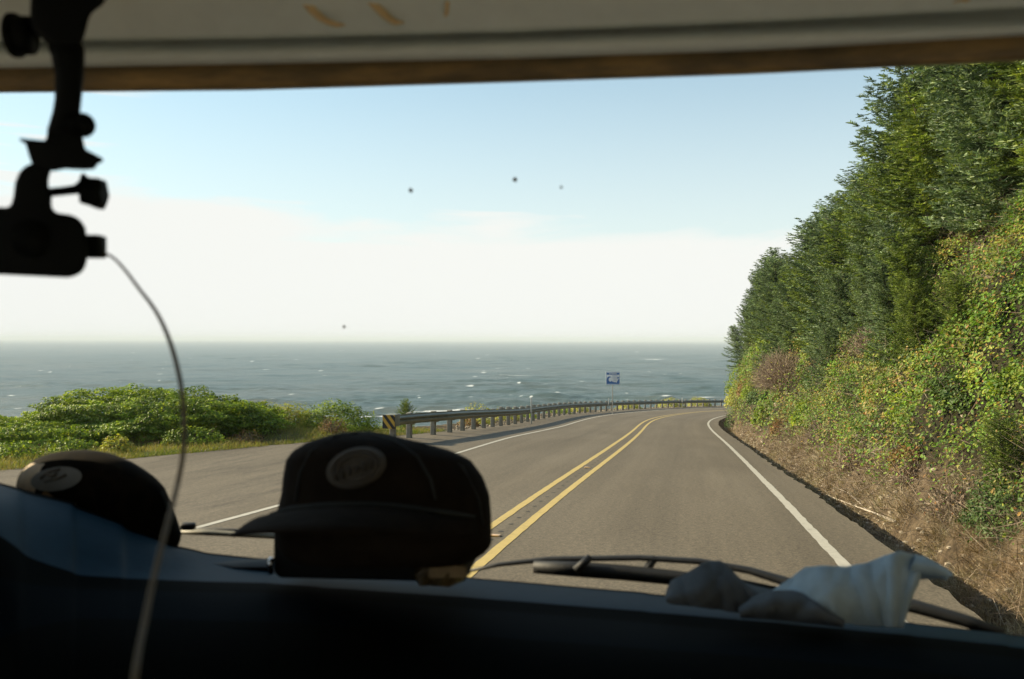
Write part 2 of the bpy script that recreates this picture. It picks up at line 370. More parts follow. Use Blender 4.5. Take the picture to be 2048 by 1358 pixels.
# milled rumble dents between the yellow lines, their shade painted as flat dark discs
mb = MB(); M_DENT_SHADE = mat('dent_shade', (.035, .032, .028), .9)
for s in np.arange(6, 34, .62):
    c = road_xyz(s, 0.0 + .01 * random.uniform(-1, 1), .003); x, y, h, z, b = frame(s)
    f = np.array([math.sin(h), math.cos(h), -.06]); r = np.array([math.cos(h), -math.sin(h), -b])
    n = 10; V = [c + f * .055 * math.cos(a) * random.uniform(.7, 1.1) + r * .035 * math.sin(a) * random.uniform(.8, 1.1) for a in np.linspace(0, 2 * math.pi, n, endpoint=False)]
    mb.add(V, [tuple(range(n))])
tag(mb.build('rumble_dent_shade', M_DENT_SHADE), kind='structure')
M_REFL = mat('reflector_plastic', (.62, .40, .20), .35)
for s, lab in ((10.6, 'raised orange lane reflector nearest the camera between the yellow lines'), (20.5, 'raised lane reflector farther up between the yellow lines')):
    x, y, h, z, b = frame(s); f = np.array([math.sin(h), math.cos(h), -.06]); r = np.array([math.cos(h), -math.sin(h), 0])
    t = thing('lane_reflector', lab, 'road reflector', road_xyz(s, 0, 0), 'raised reflectors between the yellow lines')
    c = road_xyz(s, .0, .008)
    MB().box(c, (.13, .11, .022), (r, f, (0, 0, 1))).build('reflector_body', M_REFL, t, bevel=.008)
    MB().box(c + np.array([0, 0, .002]) - f * .052, (.09, .012, .012), (r, f, (0, 0, 1))).build('reflector_lens', mat('amber_lens', (.7, .42, .12), .2), t)

# ------------------------------------------------------------------ sea
H = 25.0; SEA = CZ - H
rows = np.concatenate([np.linspace(330, 60, 560, endpoint=False), np.linspace(60, 8, 190, endpoint=False), np.geomspace(8, .9, 60)])
ang = np.concatenate([np.radians(np.linspace(-75, -34, 50, endpoint=False)), np.arctan(np.linspace(-.66, .66, 1150)), np.radians(np.linspace(34.2, 75, 50))])
Yr = H * F / rows
SX = Yr[:, None] * np.tan(ang)[None]; SY = Yr[:, None] + 0 * SX
spc = np.abs(np.gradient(Yr))[:, None]
Z = np.zeros_like(SX); rw = np.random.default_rng(3); steep = np.zeros_like(SX)
for i in range(46):
    lam = rw.uniform(5, 13) if i < 20 else rw.uniform(14, 55)
    th = rw.normal(.25, .42); k = 2 * math.pi / lam; A = lam * (.0066 if lam < 14 else .0032)
    a = np.clip(lam / (2.2 * spc) - .6, 0.0, 1)
    ph = k * (SX * math.sin(th) + SY * math.cos(th)) + rw.uniform(0, 6.3) + 1.4 * fbm(SX / 90, SY / 90, 0, 60 + i, 2)
    Z += A * a * (1 - np.abs(np.sin(ph / 2)) * 2 + .27)
grp = vnoise(SX / 60, SY / 45, 0, 77); Z *= .45 + 1.1 * grp
foam = np.zeros_like(SX)
# swell lines rolling towards the shore, close in
for (px, py, hw, amp, fm) in ((735, 838, 60, 1.3, 1.0), (650, 840, 30, .5, .4), (880, 826, 55, 1.0, .55), (1330, 797, 20, 1.0, .6), (1030, 753, 38, 1.2, .6), (1310, 719, 28, .5, 1.0), (1140, 778, 30, .8, .25), (930, 797, 60, .8, .15), (1420, 797, 45, .4, .5), (1120, 795, 60, .9, .2), (560, 700, 22, .2, .35)):
    Yc = H * F / (py - 680); Xc = (px - 1024) / F * Yc; W = hw / F * Yc; th = .12
    dxx = SX - Xc; dyy = SY - Yc - dxx * th + 5 * fbm(SX / 30, SY / 200, 0, int(px), 3)
    g = np.exp(-(dxx / (W * 1.25)) ** 4); wl = 4.5 + (Yc - 250) / 160
    Z += amp * g * (np.exp(-(dyy / wl) ** 2) - .35 * np.exp(-((dyy + 2 * wl) / wl) ** 2))
    brk = np.clip(1.3 - np.abs(dxx / W) + fbm(SX / 9, SY / 3, 0, int(py), 3) * 1.5, 0, 1)
    foam = np.maximum(foam, fm * brk * np.exp(-((dyy + .35 * wl) / (wl * .38)) ** 2) * 1.25)
# whitecaps
nw = 380; wd = rw.uniform(0, 1, nw) ** 1.15 * 170 + 9; wx = rw.uniform(-.62, .62, nw)
for i in range(nw):
    Yc = H * F / wd[i]; Xc = wx[i] * Yc; ri = int(np.abs(Yr - Yc).argmin()); W = rw.uniform(.5, 1.9) * (1 + Yc / 1100)
    D = max(.45, .8 * abs(spc[ri, 0])); nr = int(2.5 * D / abs(spc[ri, 0])) + 2; r0, r1 = max(0, ri - nr), min(len(Yr), ri + nr + 1)
    sub = np.exp(-(((SX[r0:r1] - Xc) / W) ** 2 + ((SY[r0:r1] - Yc - .2 * (SX[r0:r1] - Xc)) / D) ** 2)) * rw.uniform(.3, 1.0)
    foam[r0:r1] = np.maximum(foam[r0:r1], sub)
shore = np.clip((252 - SY) / 26, 0, 1) * (SX < 30) + np.clip((330 - SY - SX * .0) / 60, 0, 1) * (SX > 62)
foam = np.maximum(foam, np.clip(shore * (.45 + 1.5 * fbm(SX / 5, SY / 4, 0, 88, 4) + .5), 0, 1))
o = mk('sea', np.stack([SX, SY, SEA + Z], -1).reshape(-1, 3), grid_faces(len(Yr), len(ang)), None, smooth=True); o['kind'] = 'structure'
at = o.data.attributes.new('foam', 'FLOAT', 'POINT'); at.data.foreach_set('value', np.clip(foam, 0, 1).astype(np.float32).ravel())
m, nt_, b_ = newmat('sea_water'); o.data.materials.append(m)
fa = nt_.nodes.new('ShaderNodeAttribute'); fa.attribute_name = 'foam'
fn = noise(nt_, .8, 6, .75, sc3=(1, 2.2, 1)); mr = nt_.nodes.new('ShaderNodeMath'); mr.operation = 'ADD'
nt_.links.new(fa.outputs['Fac'], mr.inputs[0]); nt_.links.new(fn, mr.inputs[1])
ff = nt_.nodes.new('ShaderNodeMapRange'); ff.inputs['From Min'].default_value = .78; ff.inputs['From Max'].default_value = 1.12; nt_.links.new(mr.outputs[0], ff.inputs['Value'])
wc = ramp(nt_, noise(nt_, .012, 6, .6, sc3=(1, 2.5, 1)), [(.3, (.044, .090, .090)), (.5, (.068, .104, .098)), (.72, (.10, .118, .10))])
nt_.links.new(mixc(nt_, ff.outputs[0], wc, (.82, .82, .78)), b_.inputs['Base Color'])
b_.inputs['Roughness'].default_value = .34; b_.inputs['IOR'].default_value = 1.33; b_.inputs['Specular IOR Level'].default_value = .42
bm1 = nt_.nodes.new('ShaderNodeBump'); bm1.inputs['Strength'].default_value = 1; bm1.inputs['Distance'].default_value = .6
nt_.links.new(noise(nt_, .9, 9, .78, sc3=(.6, 1.6, 1)), bm1.inputs['Height']); nt_.links.new(bm1.outputs[0], b_.inputs['Normal'])

# ------------------------------------------------------------------ foliage makers (numpy)
def leaves(Pn, Nn, size, aspect=.6, fold=.25, rg=R):
    """Pn (n,3) centres, Nn (n,3) face directions, size (n,) -> folded leaves of two quads each"""
    n = len(Pn); Nn = Nn / (np.linalg.norm(Nn, axis=1)[:, None] + 1e-9)
    t = rg.normal(size=(n, 3)); t -= (t * Nn).sum(1)[:, None] * Nn; t /= np.linalg.norm(t, axis=1)[:, None] + 1e-9
    b = np.cross(Nn, t); s = np.asarray(size)[:, None] * .5; w = s * aspect
    V = np.stack([Pn - t * s, Pn - t * s * .15 + b * w + Nn * w * fold, Pn + t * s * .55 + b * w * .7 + Nn * w * fold * .5, Pn + t * s,
                  Pn - t * s * .15 - b * w + Nn * w * fold, Pn + t * s * .55 - b * w * .7 + Nn * w * fold * .5], 1).reshape(-1, 3)
    k = np.arange(n)[:, None] * 6
    Fc = np.stack([k + np.array([[0, 1, 2, 3]]), k + np.array([[0, 3, 5, 4]])], 1).reshape(-1, 4)
    return V, Fc
def blades(Pn, Dn, length, width, bend=.3, rg=R):
    """thin bent strips (grass, twigs): base point, direction, length, width -> two quads each"""
    n = len(Pn); Dn = Dn / (np.linalg.norm(Dn, axis=1)[:, None] + 1e-9)
    a = rg.normal(size=(n, 3)); a -= (a * Dn).sum(1)[:, None] * Dn; a /= np.linalg.norm(a, axis=1)[:, None] + 1e-9
    c = np.cross(a, Dn); l = np.asarray(length)[:, None]; w = np.asarray(width)[:, None] * .5
    p1 = Pn + Dn * l * .5; p2 = Pn + Dn * l * .95 + c * l * bend
    V = np.stack([Pn - a * w, Pn + a * w, p1 + a * w * .8, p1 - a * w * .8, p2 + a * w * .3, p2 - a * w * .3], 1).reshape(-1, 3)
    k = np.arange(n)[:, None] * 6
    Fc = np.stack([k + np.array([[0, 1, 2, 3]]), k + np.array([[3, 2, 4, 5]])], 1).reshape(-1, 4)
    return V, Fc
def cat(*vf):
    V = []; Fc = []; n = 0
    for v, f in vf: V.append(v); Fc.append(f + n); n += len(v)
    return np.concatenate(V), np.concatenate(Fc)
M_BARK = mat('bark', (.13, .10, .08), .9, .3, 12, .6, .02)
M_NEEDLE = leafmat('spruce_needles', [(.075, .135, .058), (.14, .215, .105), (.22, .30, .17), (.34, .41, .26)], .28, .5, .35, clump=(2.4, (.34, .40, .34), (1.6, 1.58, 1.45)))
M_NEEDLE2 = leafmat('spruce_needles_green', [(.085, .14, .028), (.15, .22, .045), (.22, .30, .075), (.30, .35, .10)], .32, .5, .35, clump=(2.0, (.42, .48, .38), (1.5, 1.45, 1.2)))
M_SALAL = leafmat('salal_leaves', [(.05, .12, .012), (.10, .21, .018), (.17, .32, .030), (.24, .38, .045), (.14, .27, .025), (.32, .35, .06), (.08, .17, .018), (.40, .19, .05)], .32, .5, .3,
                  patch=[(.11, .15, .03), (.20, .24, .045), (.34, .29, .08), (.40, .22, .08), (.20, .22, .06), (.32, .13, .055)], pscale=.75, clump=(1.5, (.42, .52, .42), (1.30, 1.40, 1.0)))
M_BUSH = leafmat('bush_leaves', [(.12, .19, .02), (.20, .31, .03), (.32, .44, .05), (.45, .50, .08)], .45, .5, .35, clump=(1.6, (.5, .55, .5), (1.3, 1.25, 1.1)))
M_BUSHY = leafmat('yellow_green_leaves', [(.23, .30, .04), (.36, .40, .065), (.45, .44, .09), (.40, .30, .08)], .42, .5, .35)
M_DARKB = leafmat('dark_leaves', [(.04, .075, .014), (.065, .115, .022), (.10, .16, .035)], .25, .5, .35)
M_RED = leafmat('red_leaves', [(.20, .09, .04), (.26, .14, .055), (.16, .14, .05), (.30, .20, .08)], .3, .6, .2)
M_TWIG = leafmat('bare_twigs', [(.16, .12, .085), (.26, .205, .15), (.36, .29, .22), (.22, .15, .11)], 0, .8, .1)
M_GRASS = leafmat('dry_grass', [(.18, .15, .105), (.38, .32, .22), (.60, .52, .38), (.22, .21, .11)], .25, .7, .15, patch=[(.20, .125, .07), (.32, .22, .12), (.12, .085, .055)], pscale=.8, clump=(1.8, (.55, .5, .45), (1.15, 1.15, 1.15)))
M_VERGE = leafmat('verge_grass', [(.12, .16, .035), (.22, .24, .06), (.34, .30, .10), (.30, .20, .08)], .4, .6, .2, patch=[(.08, .14, .025), (.14, .20, .035), (.2, .23, .05)], pscale=.7)

def spruce_mesh(H_, R_, seed, step=.21):
    rg = np.random.default_rng(seed); T = []   # twig: base, direction, up, length
    z = .03 * H_
    P0, D0, U0, L0 = [], [], [], []; bt = MB()
    while z < H_ * .985:
        q = z / H_; nb = 7 if q < .85 else 5
        a0 = rg.uniform(0, 6.28)
        for i in range(nb):
            a = a0 + i * 6.283 / nb + rg.normal(0, .18)
            ln = R_ * (1 - q) ** .55 * rg.uniform(.66, 1.08) * (.8 + .35 * math.sin(a * 2 + seed + q * 5)) + .12
            o = np.array([math.cos(a), math.sin(a), 0]); rise = .32 + .5 * q + rg.normal(0, .1); n = max(2, int(ln / .105))
            tt = np.linspace(.12, 1, n)
            pts = np.array([0, 0, z])[None] + o[None] * (tt * ln)[:, None] + np.array([0, 0, 1.])[None] * ((rise * tt - .42 * tt * (1 - q) + .22 * tt ** 3) * ln)[:, None]
            if ln > .5 and rg.random() < .5: bt.tube(np.vstack([[0, 0, z], pts[::max(1, n // 4)]]), np.linspace(.02, .005, len(pts[::max(1, n // 4)]) + 1), 4, cap=False)
            sd_ = np.array([-o[1], o[0], 0])
            for j, p in enumerate(pts):
                w = .34 * (1 - .65 * tt[j]) * min(1, ln) + .10
                for sg in (-1, 1):
                    P0.append(p + rg.normal(0, .02, 3)); D0.append(o * .75 + sg * sd_ * rg.uniform(.5, 1.0) + np.array([0, 0, rg.normal(.12, .22)])); L0.append(w * rg.uniform(.7, 1.15)); U0.append((0, 0, 1))
            P0.append(pts[-1]); D0.append(o + np.array([0, 0, .5])); L0.append(.2); U0.append((0, 0, 1))
        z += step * rg.uniform(.7, 1.4)
    P0.append((0, 0, H_ * .96)); D0.append((0, 0, 1)); L0.append(.45); U0.append((1, 0, 0))
    P0 = np.array(P0, float); D0 = np.array(D0, float); L0 = np.array(L0); D0 /= np.linalg.norm(D0, axis=1)[:, None]
    n = len(P0); up = np.array([0.05, 0.02, 1.0]); b = np.cross(D0, up); b /= np.linalg.norm(b, axis=1)[:, None] + 1e-9; u = np.cross(b, D0)
    out = []
    K = 6
    for k in range(K):
        base = P0 + D0 * (L0 * (k / K))[:, None]
        for sg in (-1, 1):
            d = D0 * .62 + sg * b * rg.uniform(.45, .9, n)[:, None] + u * rg.uniform(-.1, .55, n)[:, None]
            ln = .095 * rg.uniform(.8, 1.3, n); w = np.full(n, .023)
            d /= np.linalg.norm(d, axis=1)[:, None]; a = np.cross(d, u); a /= np.linalg.norm(a, axis=1)[:, None] + 1e-9; a2 = np.cross(d, a); ro = rg.uniform(-1.3, 1.3, n)[:, None]; a = a * np.cos(ro) + a2 * np.sin(ro)
            t = base + d * ln[:, None]
            out.append(np.stack([base - a * w[:, None] * .6, base + a * w[:, None] * .6, t + a * w[:, None] * .4, t - a * w[:, None] * .4], 1))
    # merge all blades of one twig so a twig carries one tint: keep them joined by order
    Q = np.stack(out, 1).reshape(-1, 4, 3); V = Q.reshape(-1, 3); Fc = np.arange(len(V)).reshape(-1, 4)
    return V, Fc, bt
SPR = []
for i, (h, r) in enumerate(((6.2, 2.2), (7.0, 2.3), (5.2, 2.1))):
    V, Fc, bt = spruce_mesh(h, r, 100 + i)
    SPR.append((h, V, Fc, bt))
def link_tree(v, mat_needle):
    h, V, Fc, bt = SPR[v]
    t = thing('spruce_tree', 'x', 'tree')
    c = mk('crown', V, Fc, mat_needle, t)
    bt2 = MB(); bt2.v = list(bt.v); bt2.f = list(bt.f); bt2.tube([(0, 0, -.6), (0.02, 0, h * .4), (0, .02, h * .95)], [.12, .08, .015], 8)
    bt2.build('trunk', M_BARK, t)
    return t
PROTO = {}
def spruce(v, green, pos, scale, rot, label, group, tilt=(0, 0)):
    key = (v, green)
    if key not in PROTO:
        t = link_tree(v, M_NEEDLE2 if green else M_NEEDLE); PROTO[key] = t
    else:
        src = PROTO[key]; t = src.copy(); C.objects.link(t)
        for ch in list(src.children):
            c = ch.copy(); C.objects.link(c); c.parent = t
    sq = 1.17 if group == GT else 1.0      # the stand is wind-clipped: broad low crowns hugging the slope
    t.location = pos; t.scale = (scale * sq * random.uniform(.9, 1.1), scale * sq * random.uniform(.9, 1.1), scale * (.93 if group == GT else 1)); t.rotation_euler = (Matrix.Rotation(tilt[1], 3, 'Y') @ Matrix.Rotation(tilt[0], 3, 'X') @ Matrix.Rotation(rot, 3, 'Z')).to_euler()
    tag(t, label, 'tree', group)
    return t
GT = 'spruces in the dense stand on the bank'
LT = 'spruce packed in the dense dark green stand high on the right bank'
special = {}
# front row: s, d, variant, scale
rowA = [(s_, float(np.interp(s_, [6, 10, 14, 20, 30, 45, 60], [12.4, 11.7, 10.7, 9.3, 8.45, 7.5, 6.8])) + (.5 if i_ % 2 else -.2), (1, 0, 2)[i_ % 3], float(np.interp(s_, [6, 20, 27, 38, 45, 60], [1.0, .98, .86, .78, .70, .52])) * (1.05, .9, 1.1)[i_ % 3])
        for i_, s_ in enumerate(np.arange(9.2, 62, 2.15))]
for k, (s, d, v, scl) in enumerate(rowA):
    p = terr(s, d + random.uniform(-.25, .25)); p[2] -= .3
    spruce(v, k % 3 == 2 or s < 14, p, scl, random.uniform(0, 6.28), LT, GT, (0, -.09))
for k, s in enumerate(np.arange(8.5, 58, 2.7)):
    p = terr(s + random.uniform(-.6, .6), float(np.interp(s, [6, 14, 58], [14.0, 12.4, 10.4])) + random.uniform(-.4, .4)); p[2] -= .4
    spruce(int(R.integers(0, 3)), k % 3 == 0, p, random.uniform(.9, 1.08) * float(np.interp(s, [30, 58], [1, .62])), random.uniform(0, 6.28), LT, GT, (0, -.10))
for k, s in enumerate(np.arange(4, 46, 3.6)):
    p = terr(s, float(np.interp(s, [6, 14], [16.2, 14.6])) + random.uniform(-.5, .5)); p[2] -= .4
    spruce(int(R.integers(0, 3)), k % 3 == 1, p, random.uniform(.9, 1.05), random.uniform(0, 6.28), LT, GT)
for s, d, v, scl, grn, lab in ((51, 7.2, 0, .66, False, 'bushy spruce beyond the bare twiggy brush, last but two before the bend'),
                         (55.5, 6.9, 1, .50, False, 'narrow spruce whose pointed tip stands up against the sky near the bend'),
                         (60, 6.4, 2, .62, False, 'low spruce leaning over the road at the end of the bank'),
                         (64.5, 6.1, 0, .50, False, 'outermost low spruce clinging to the corner of the bank above the bend'),
                         (62, 8.4, 1, .5, True, 'short spruce behind the outermost one on the corner of the bank'),
                         (22.5, 6.9, 2, .34, True, 'young dark spruce growing alone in the green cover below the stand'),
                         (30, 6.6, 2, .36, False, 'small spruce among bare twigs beneath the stand, halfway along the bank'),
                         (12.2, 6.0, 2, .20, True, 'knee-high spruce seedling low on the near bank')):
    p = terr(s, d); p[2] -= .15
    spruce(v, grn, p, scl, random.uniform(0, 6.28), lab, 'young and outlying spruces on the bank', (0, -.32 if s > 63 else -.12))

for k in range(10):
    s = random.uniform(14, 34); d = random.uniform(6.9, 7.7); p = terr(s, d); p[2] -= .15
    spruce(k % 3, k % 2 == 0, p, random.uniform(.26, .46), random.uniform(0, 6.28), 'small bushy spruce growing below the edge of the tall stand on the bank', 'small spruces below the stand', (0, -.2))
# ---- ground cover on the bank
def tnormal(s, d):
    e = .08; a = terr(s + e, d) - terr(s - e, d); b = terr(s, d + e) - terr(s, d - e); n = np.cross(b, a); n /= np.linalg.norm(n, axis=-1)[..., None]
    return np.where(n[..., 2:3] < 0, -n, n)
def bank_samples(n, s0, s1, d0, d1, power=1.0):
    s = s0 + (s1 - s0) * R.random(n) ** power; d = d0 + (d1 - d0) * R.random(n); p = terr(s, d); return s, d, p, tnormal(s, d)
def hab(s, p): return p[:, 2] - (np.interp(s, SS, ZZ))      # height above the road
VF = []
for n, s0, s1, sz in ((150000, 3.5, 14, .046), (150000, 14, 32, .062), (105000, 32, 72, .10)):
    s, d, p, nn = bank_samples(n, s0, s1, FOOT + .15, FOOT + (8.0 if s0 < 10 else 6.5))
    hh = hab(s, p); patch = fbm(p[:, 0] * .8 + 5, p[:, 1] * .8, p[:, 2] * .8, 21, 4)
    low = np.interp(s, [0, 14, 30, 60], [.30, .24, .16, .1]) + patch * 2.4
    keep = (hh > low) & (R.random(n) < np.clip(.72 + patch * 3.2, .06, 1)) & (R.random(n) < np.clip((hh - low) * 1.1 + .12, 0, 1))
    bare = fbm(p[:, 0] * .35, p[:, 1] * .35, p[:, 2] * .5, 23, 3)
    keep &= ~((bare > .13) & (R.random(n) < .7))
    s, d, p, nn = s[keep], d[keep], p[keep], nn[keep]
    lump = np.clip(fbm(p[:, 0] * 1.9, p[:, 1] * 1.9, p[:, 2] * 1.9, 25, 3) * 3.2 + .45, 0, 1)
    P_ = p + nn * ((.08 + lump * .62) * R.random(len(p)) ** .6)[:, None] + R.normal(0, .03, p.shape)
    VF.append(leaves(P_, nn * .55 + np.array([-.25, -.1, .55]) + R.normal(0, .42, p.shape), sz * R.uniform(.6, 1.35, len(p)), .62))
V, Fc = cat(*VF)
tag(mk('bank_shrub_cover', V, Fc, M_SALAL), 'green leafy shrub cover clothing the steep bank beside the road', 'ground cover', kind='stuff')
# bare twigs among it
VF = []
for n, s0, s1, w in ((13000, 3.5, 16, .005), (13000, 16, 34, .008), (9000, 34, 68, .013)):
    s, d, p, nn = bank_samples(n, s0, s1, FOOT + .1, FOOT + 6)
    bare = fbm(p[:, 0] * .35, p[:, 1] * .35, p[:, 2] * .5, 23, 3); hh = hab(s, p)
    keep = (bare > .06) | (R.random(n) < .38) | ((hh < 1.0) & (R.random(n) < .4)); p, nn = p[keep], nn[keep]
    dirv = nn * .6 + np.array([-.2, -.15, .1]) + R.normal(0, .6, p.shape)
    VF.append(blades(p + nn * R.uniform(0, .3, len(p))[:, None], dirv, R.uniform(.2, .7, len(p)), w * R.uniform(.6, 1.3, len(p)), R.uniform(-.4, .4)))
V, Fc = cat(*VF); tag(mk('dead_twigs', V, Fc, M_TWIG), 'bare grey tan twigs tangled through the shrubs on the bank', 'twigs', kind='stuff')
# dry grass and litter at the foot
VF = []
for n, s0, s1, w in ((44000, 3.0, 14, .005), (26000, 14, 34, .009), (9000, 34, 66, .014)):
    s, d, p, nn = bank_samples(n, s0, s1, RE + .42, FOOT + 1.6)
    cl_ = fbm(p[:, 0] * 2.2, p[:, 1] * 2.2, p[:, 2] * 2, 27, 3)
    keep = (cl_ > -.06) & (R.random(n) < np.clip(1.1 - hab(s, p) / 1.0, .03, 1)) & ((d > FOOT - .05) | (R.random(n) < .35)); p, nn = p[keep], nn[keep]
    dirv = nn * .55 + np.array([-.1, 0, .25]) + R.normal(0, .45, p.shape)
    VF.append(blades(p, dirv, R.uniform(.06, .24, len(p)) * (1 + 2.5 * cl_[keep]), w * R.uniform(.6, 1.5, len(p)), .35))
V, Fc = cat(*VF); tag(mk('dry_grass', V, Fc, M_GRASS), 'dry tan grass and litter along the foot of the bank', 'grass', kind='stuff')
# small stones and clods in the ditch
mb = MB()
ico = [(0, 0, 1), (.89, 0, .45), (.28, .85, .45), (-.72, .53, .45), (-.72, -.53, .45), (.28, -.85, .45), (.72, .53, -.45), (-.28, .85, -.45), (-.89, 0, -.45), (-.28, -.85, -.45), (.72, -.53, -.45), (0, 0, -1)]
icf = [(0, 1, 2), (0, 2, 3), (0, 3, 4), (0, 4, 5), (0, 5, 1), (1, 6, 2), (2, 7, 3), (3, 8, 4), (4, 9, 5), (5, 10, 1), (6, 7, 2), (7, 8, 3), (8, 9, 4), (9, 10, 5), (10, 6, 1), (11, 7, 6), (11, 8, 7), (11, 9, 8), (11, 10, 9), (11, 6, 10)]
for i in range(2600):
    s = 3 + 45 * random.random() ** 1.6; d = random.uniform(RE + .08, FOOT + random.choice((.2, 1.3))); p = terr(s, d); r = random.uniform(.008, .035) * (1 + s / 30)
    mb.add([p + r * np.array(v) * np.array([random.uniform(.7, 1.3), random.uniform(.7, 1.3), random.uniform(.5, .9)]) for v in ico], icf)
for i in range(1300):
    s = 8 + 110 * random.random() ** 1.3; d = edgeL(s) - random.uniform(-.25, .8); p = terr(s, d); p[2] += .03; r = random.uniform(.01, .04) * (1 + s / 60)
    mb.add([p + r * np.array(v) * np.array([random.uniform(.7, 1.3), random.uniform(.7, 1.3), random.uniform(.5, .9)]) for v in ico], icf)
tag(mb.build('loose_gravel', mat('stone', (.32, .27, .20), .9, .4, 6)), 'loose stones and clods along both edges of the asphalt', 'gravel', kind='stuff')

# ---- shrubs that stand out
def shrub(name, label, pos, rx, ry, h, n, size, material, seed, group=None, stems=9, twigs=0, shell=.55, aspect=.62, cat_='shrub'):
    rg = np.random.default_rng(seed); pos = np.array(pos, float)
    t = thing(name, label, cat_, pos, group)
    u = rg.normal(size=(n, 3)); u[:, 2] = np.abs(u[:, 2]) * .9 - .12; u /= np.linalg.norm(u, axis=1)[:, None]
    lum = 1 + fbm(u[:, 0] * 2.2 + seed, u[:, 1] * 2.2, u[:, 2] * 2.2, seed, 3) * .75 + fbm(u[:, 0] * 7, u[:, 1] * 7, u[:, 2] * 7, seed + 3, 3) * .55
    rr = lum * (shell + (1 - shell) * rg.random(n) ** .45)
    p = u * rr[:, None] * np.array([rx, ry, h]); W = pos + p
    gz = np.array([0.0])
    nn = u * .7 + np.array([-.15, 0, .6]) + rg.normal(0, .45, u.shape)
    V, Fc = leaves(W, nn, size * rg.uniform(.6, 1.3, n), aspect, rg=rg)
    mk('foliage', V, Fc, material, t)
    mb = MB()
    for i in range(stems):
        a = rg.uniform(0, 6.28); e = np.array([math.cos(a) * rx * rg.uniform(.3, .85), math.sin(a) * ry * rg.uniform(.3, .85), h * rg.uniform(.6, .95)])
        m_ = e * .5 + rg.normal(0, .08, 3) * h
        mb.tube([pos + (0, 0, -.15), pos + m_, pos + e], [.018, .012, .004], 5, cap=False)
    mb.build('stem', M_BARK, t)
    if twigs:
        q = rg.normal(size=(twigs, 3)); q[:, 2] = np.abs(q[:, 2]); q /= np.linalg.norm(q, axis=1)[:, None]
        V, Fc = blades(pos + q * np.array([rx, ry, h]) * rg.uniform(.2, .8, twigs)[:, None], q + rg.normal(0, .4, q.shape), rg.uniform(.2, .5, twigs) * max(rx, h) * .6, np.full(twigs, .012), .3, rg)
        tag(mk('twigs', V, Fc, M_TWIG, t), kind='stuff')
    return t
def at_bank(s, d, dz=0): p = terr(s, d); p[2] += dz; return p
GB_ = 'shrubs that stand out from the cover on the bank'
shrub('leafy_bush', 'bright green round bush hanging at the outer corner of the bank', at_bank(62.5, 5.7), 1.0, 1.4, 1.7, 1700, .12, M_BUSH, 301, GB_)
shrub('leafy_bush', 'yellow green bush on the bank corner just above the white edge line', at_bank(58.5, 5.5), .8, 1.4, 1.3, 1500, .12, M_BUSHY, 302, GB_)
shrub('red_leaf_bush', 'reddish bush low on the bank near the bend', at_bank(52, 5.7), .6, .9, 1.0, 1000, .10, M_RED, 303, GB_, twigs=150)
shrub('leafy_bush', 'pale green bush low on the bank beside the reddish one', at_bank(47.5, 5.7), .6, 1.2, 1.0, 1500, .10, M_BUSH, 304, GB_)
shrub('dark_bush', 'small dark bush at the foot of the bank where the edge line bends', at_bank(57, 5.15), .5, .7, .9, 900, .09, M_DARKB, 305, GB_)
shrub('bare_bush', 'large bare grey tan bush of leafless twigs below the spruces', at_bank(41, 6.4, .1), 1.3, 3.8, 1.9, 500, .07, M_BUSHY, 306, GB_, twigs=7500, stems=20)
shrub('bare_bush', 'bare twiggy bush under the spruce stand on the nearer bank', at_bank(26, 7.2, .1), .9, 2.2, .9, 300, .06, M_SALAL, 307, GB_, twigs=2200, stems=14)
shrub('bare_bush', 'leafless grey bush high on the nearest part of the bank', at_bank(10.5, 8.2, .1), .7, 1.5, .7, 200, .05, M_SALAL, 308, GB_, twigs=1500, stems=12)
shrub('dark_bush', 'dense dark green bush low on the near bank above the dry grass', at_bank(11.6, 5.75), .36, .62, .55, 4200, .042, M_DARKB, 309, GB_)
shrub('leafy_bush', 'glossy bright green bush spreading over the near bank', at_bank(8.6, 6.3), .5, .7, .5, 1700, .055, M_BUSH, 310, GB_)
shrub('red_leaf_bush', 'rusty red bush halfway up the nearest bank', at_bank(7.6, 6.6), .35, .5, .45, 500, .05, M_RED, 311, GB_, twigs=120)
shrub('leafy_bush', 'fresh green bush halfway up the middle of the bank', at_bank(18, 6.5), .6, 1.1, .7, 1800, .07, M_BUSH, 312, GB_)
shrub('dark_bush', 'dark bush beneath the spruces in the middle of the bank', at_bank(33, 6.8), .7, 1.2, .9, 1500, .08, M_DARKB, 313, GB_)

kinds = [('red_leaf_bush', 'small rusty red bush scattered low on the bank', M_RED, 4, .05), ('dark_bush', 'small dark green bush scattered on the bank', M_DARKB, 9, .06), ('leafy_bush', 'small vivid green bush scattered on the bank', M_BUSH, 9, .07), ('bare_bush', 'small leafless grey bush scattered on the bank', M_RED, 8, .05)]
for nm, lab, mt_, cnt, lf in kinds:
    for k in range(cnt):
        s = 7.5 + 42 * random.random() ** 1.3; d = random.uniform(5.7, 7.9) - s * .012; sz = random.uniform(.25, .6) * (1 + s / 60) * (.55 if nm == 'red_leaf_bush' else 1)
        shrub(nm, lab, at_bank(s, d, -.04), sz * .7, sz * 1.2, sz, 60 if nm == 'bare_bush' else int(900 + 1500 * sz), lf * (.6 + s / 40), mt_, 500 + k + cnt * 31, lab.replace(' bush ', ' bushes '), stems=5, twigs=900 if nm == 'bare_bush' else (60 if nm == 'red_leaf_bush' else 0))
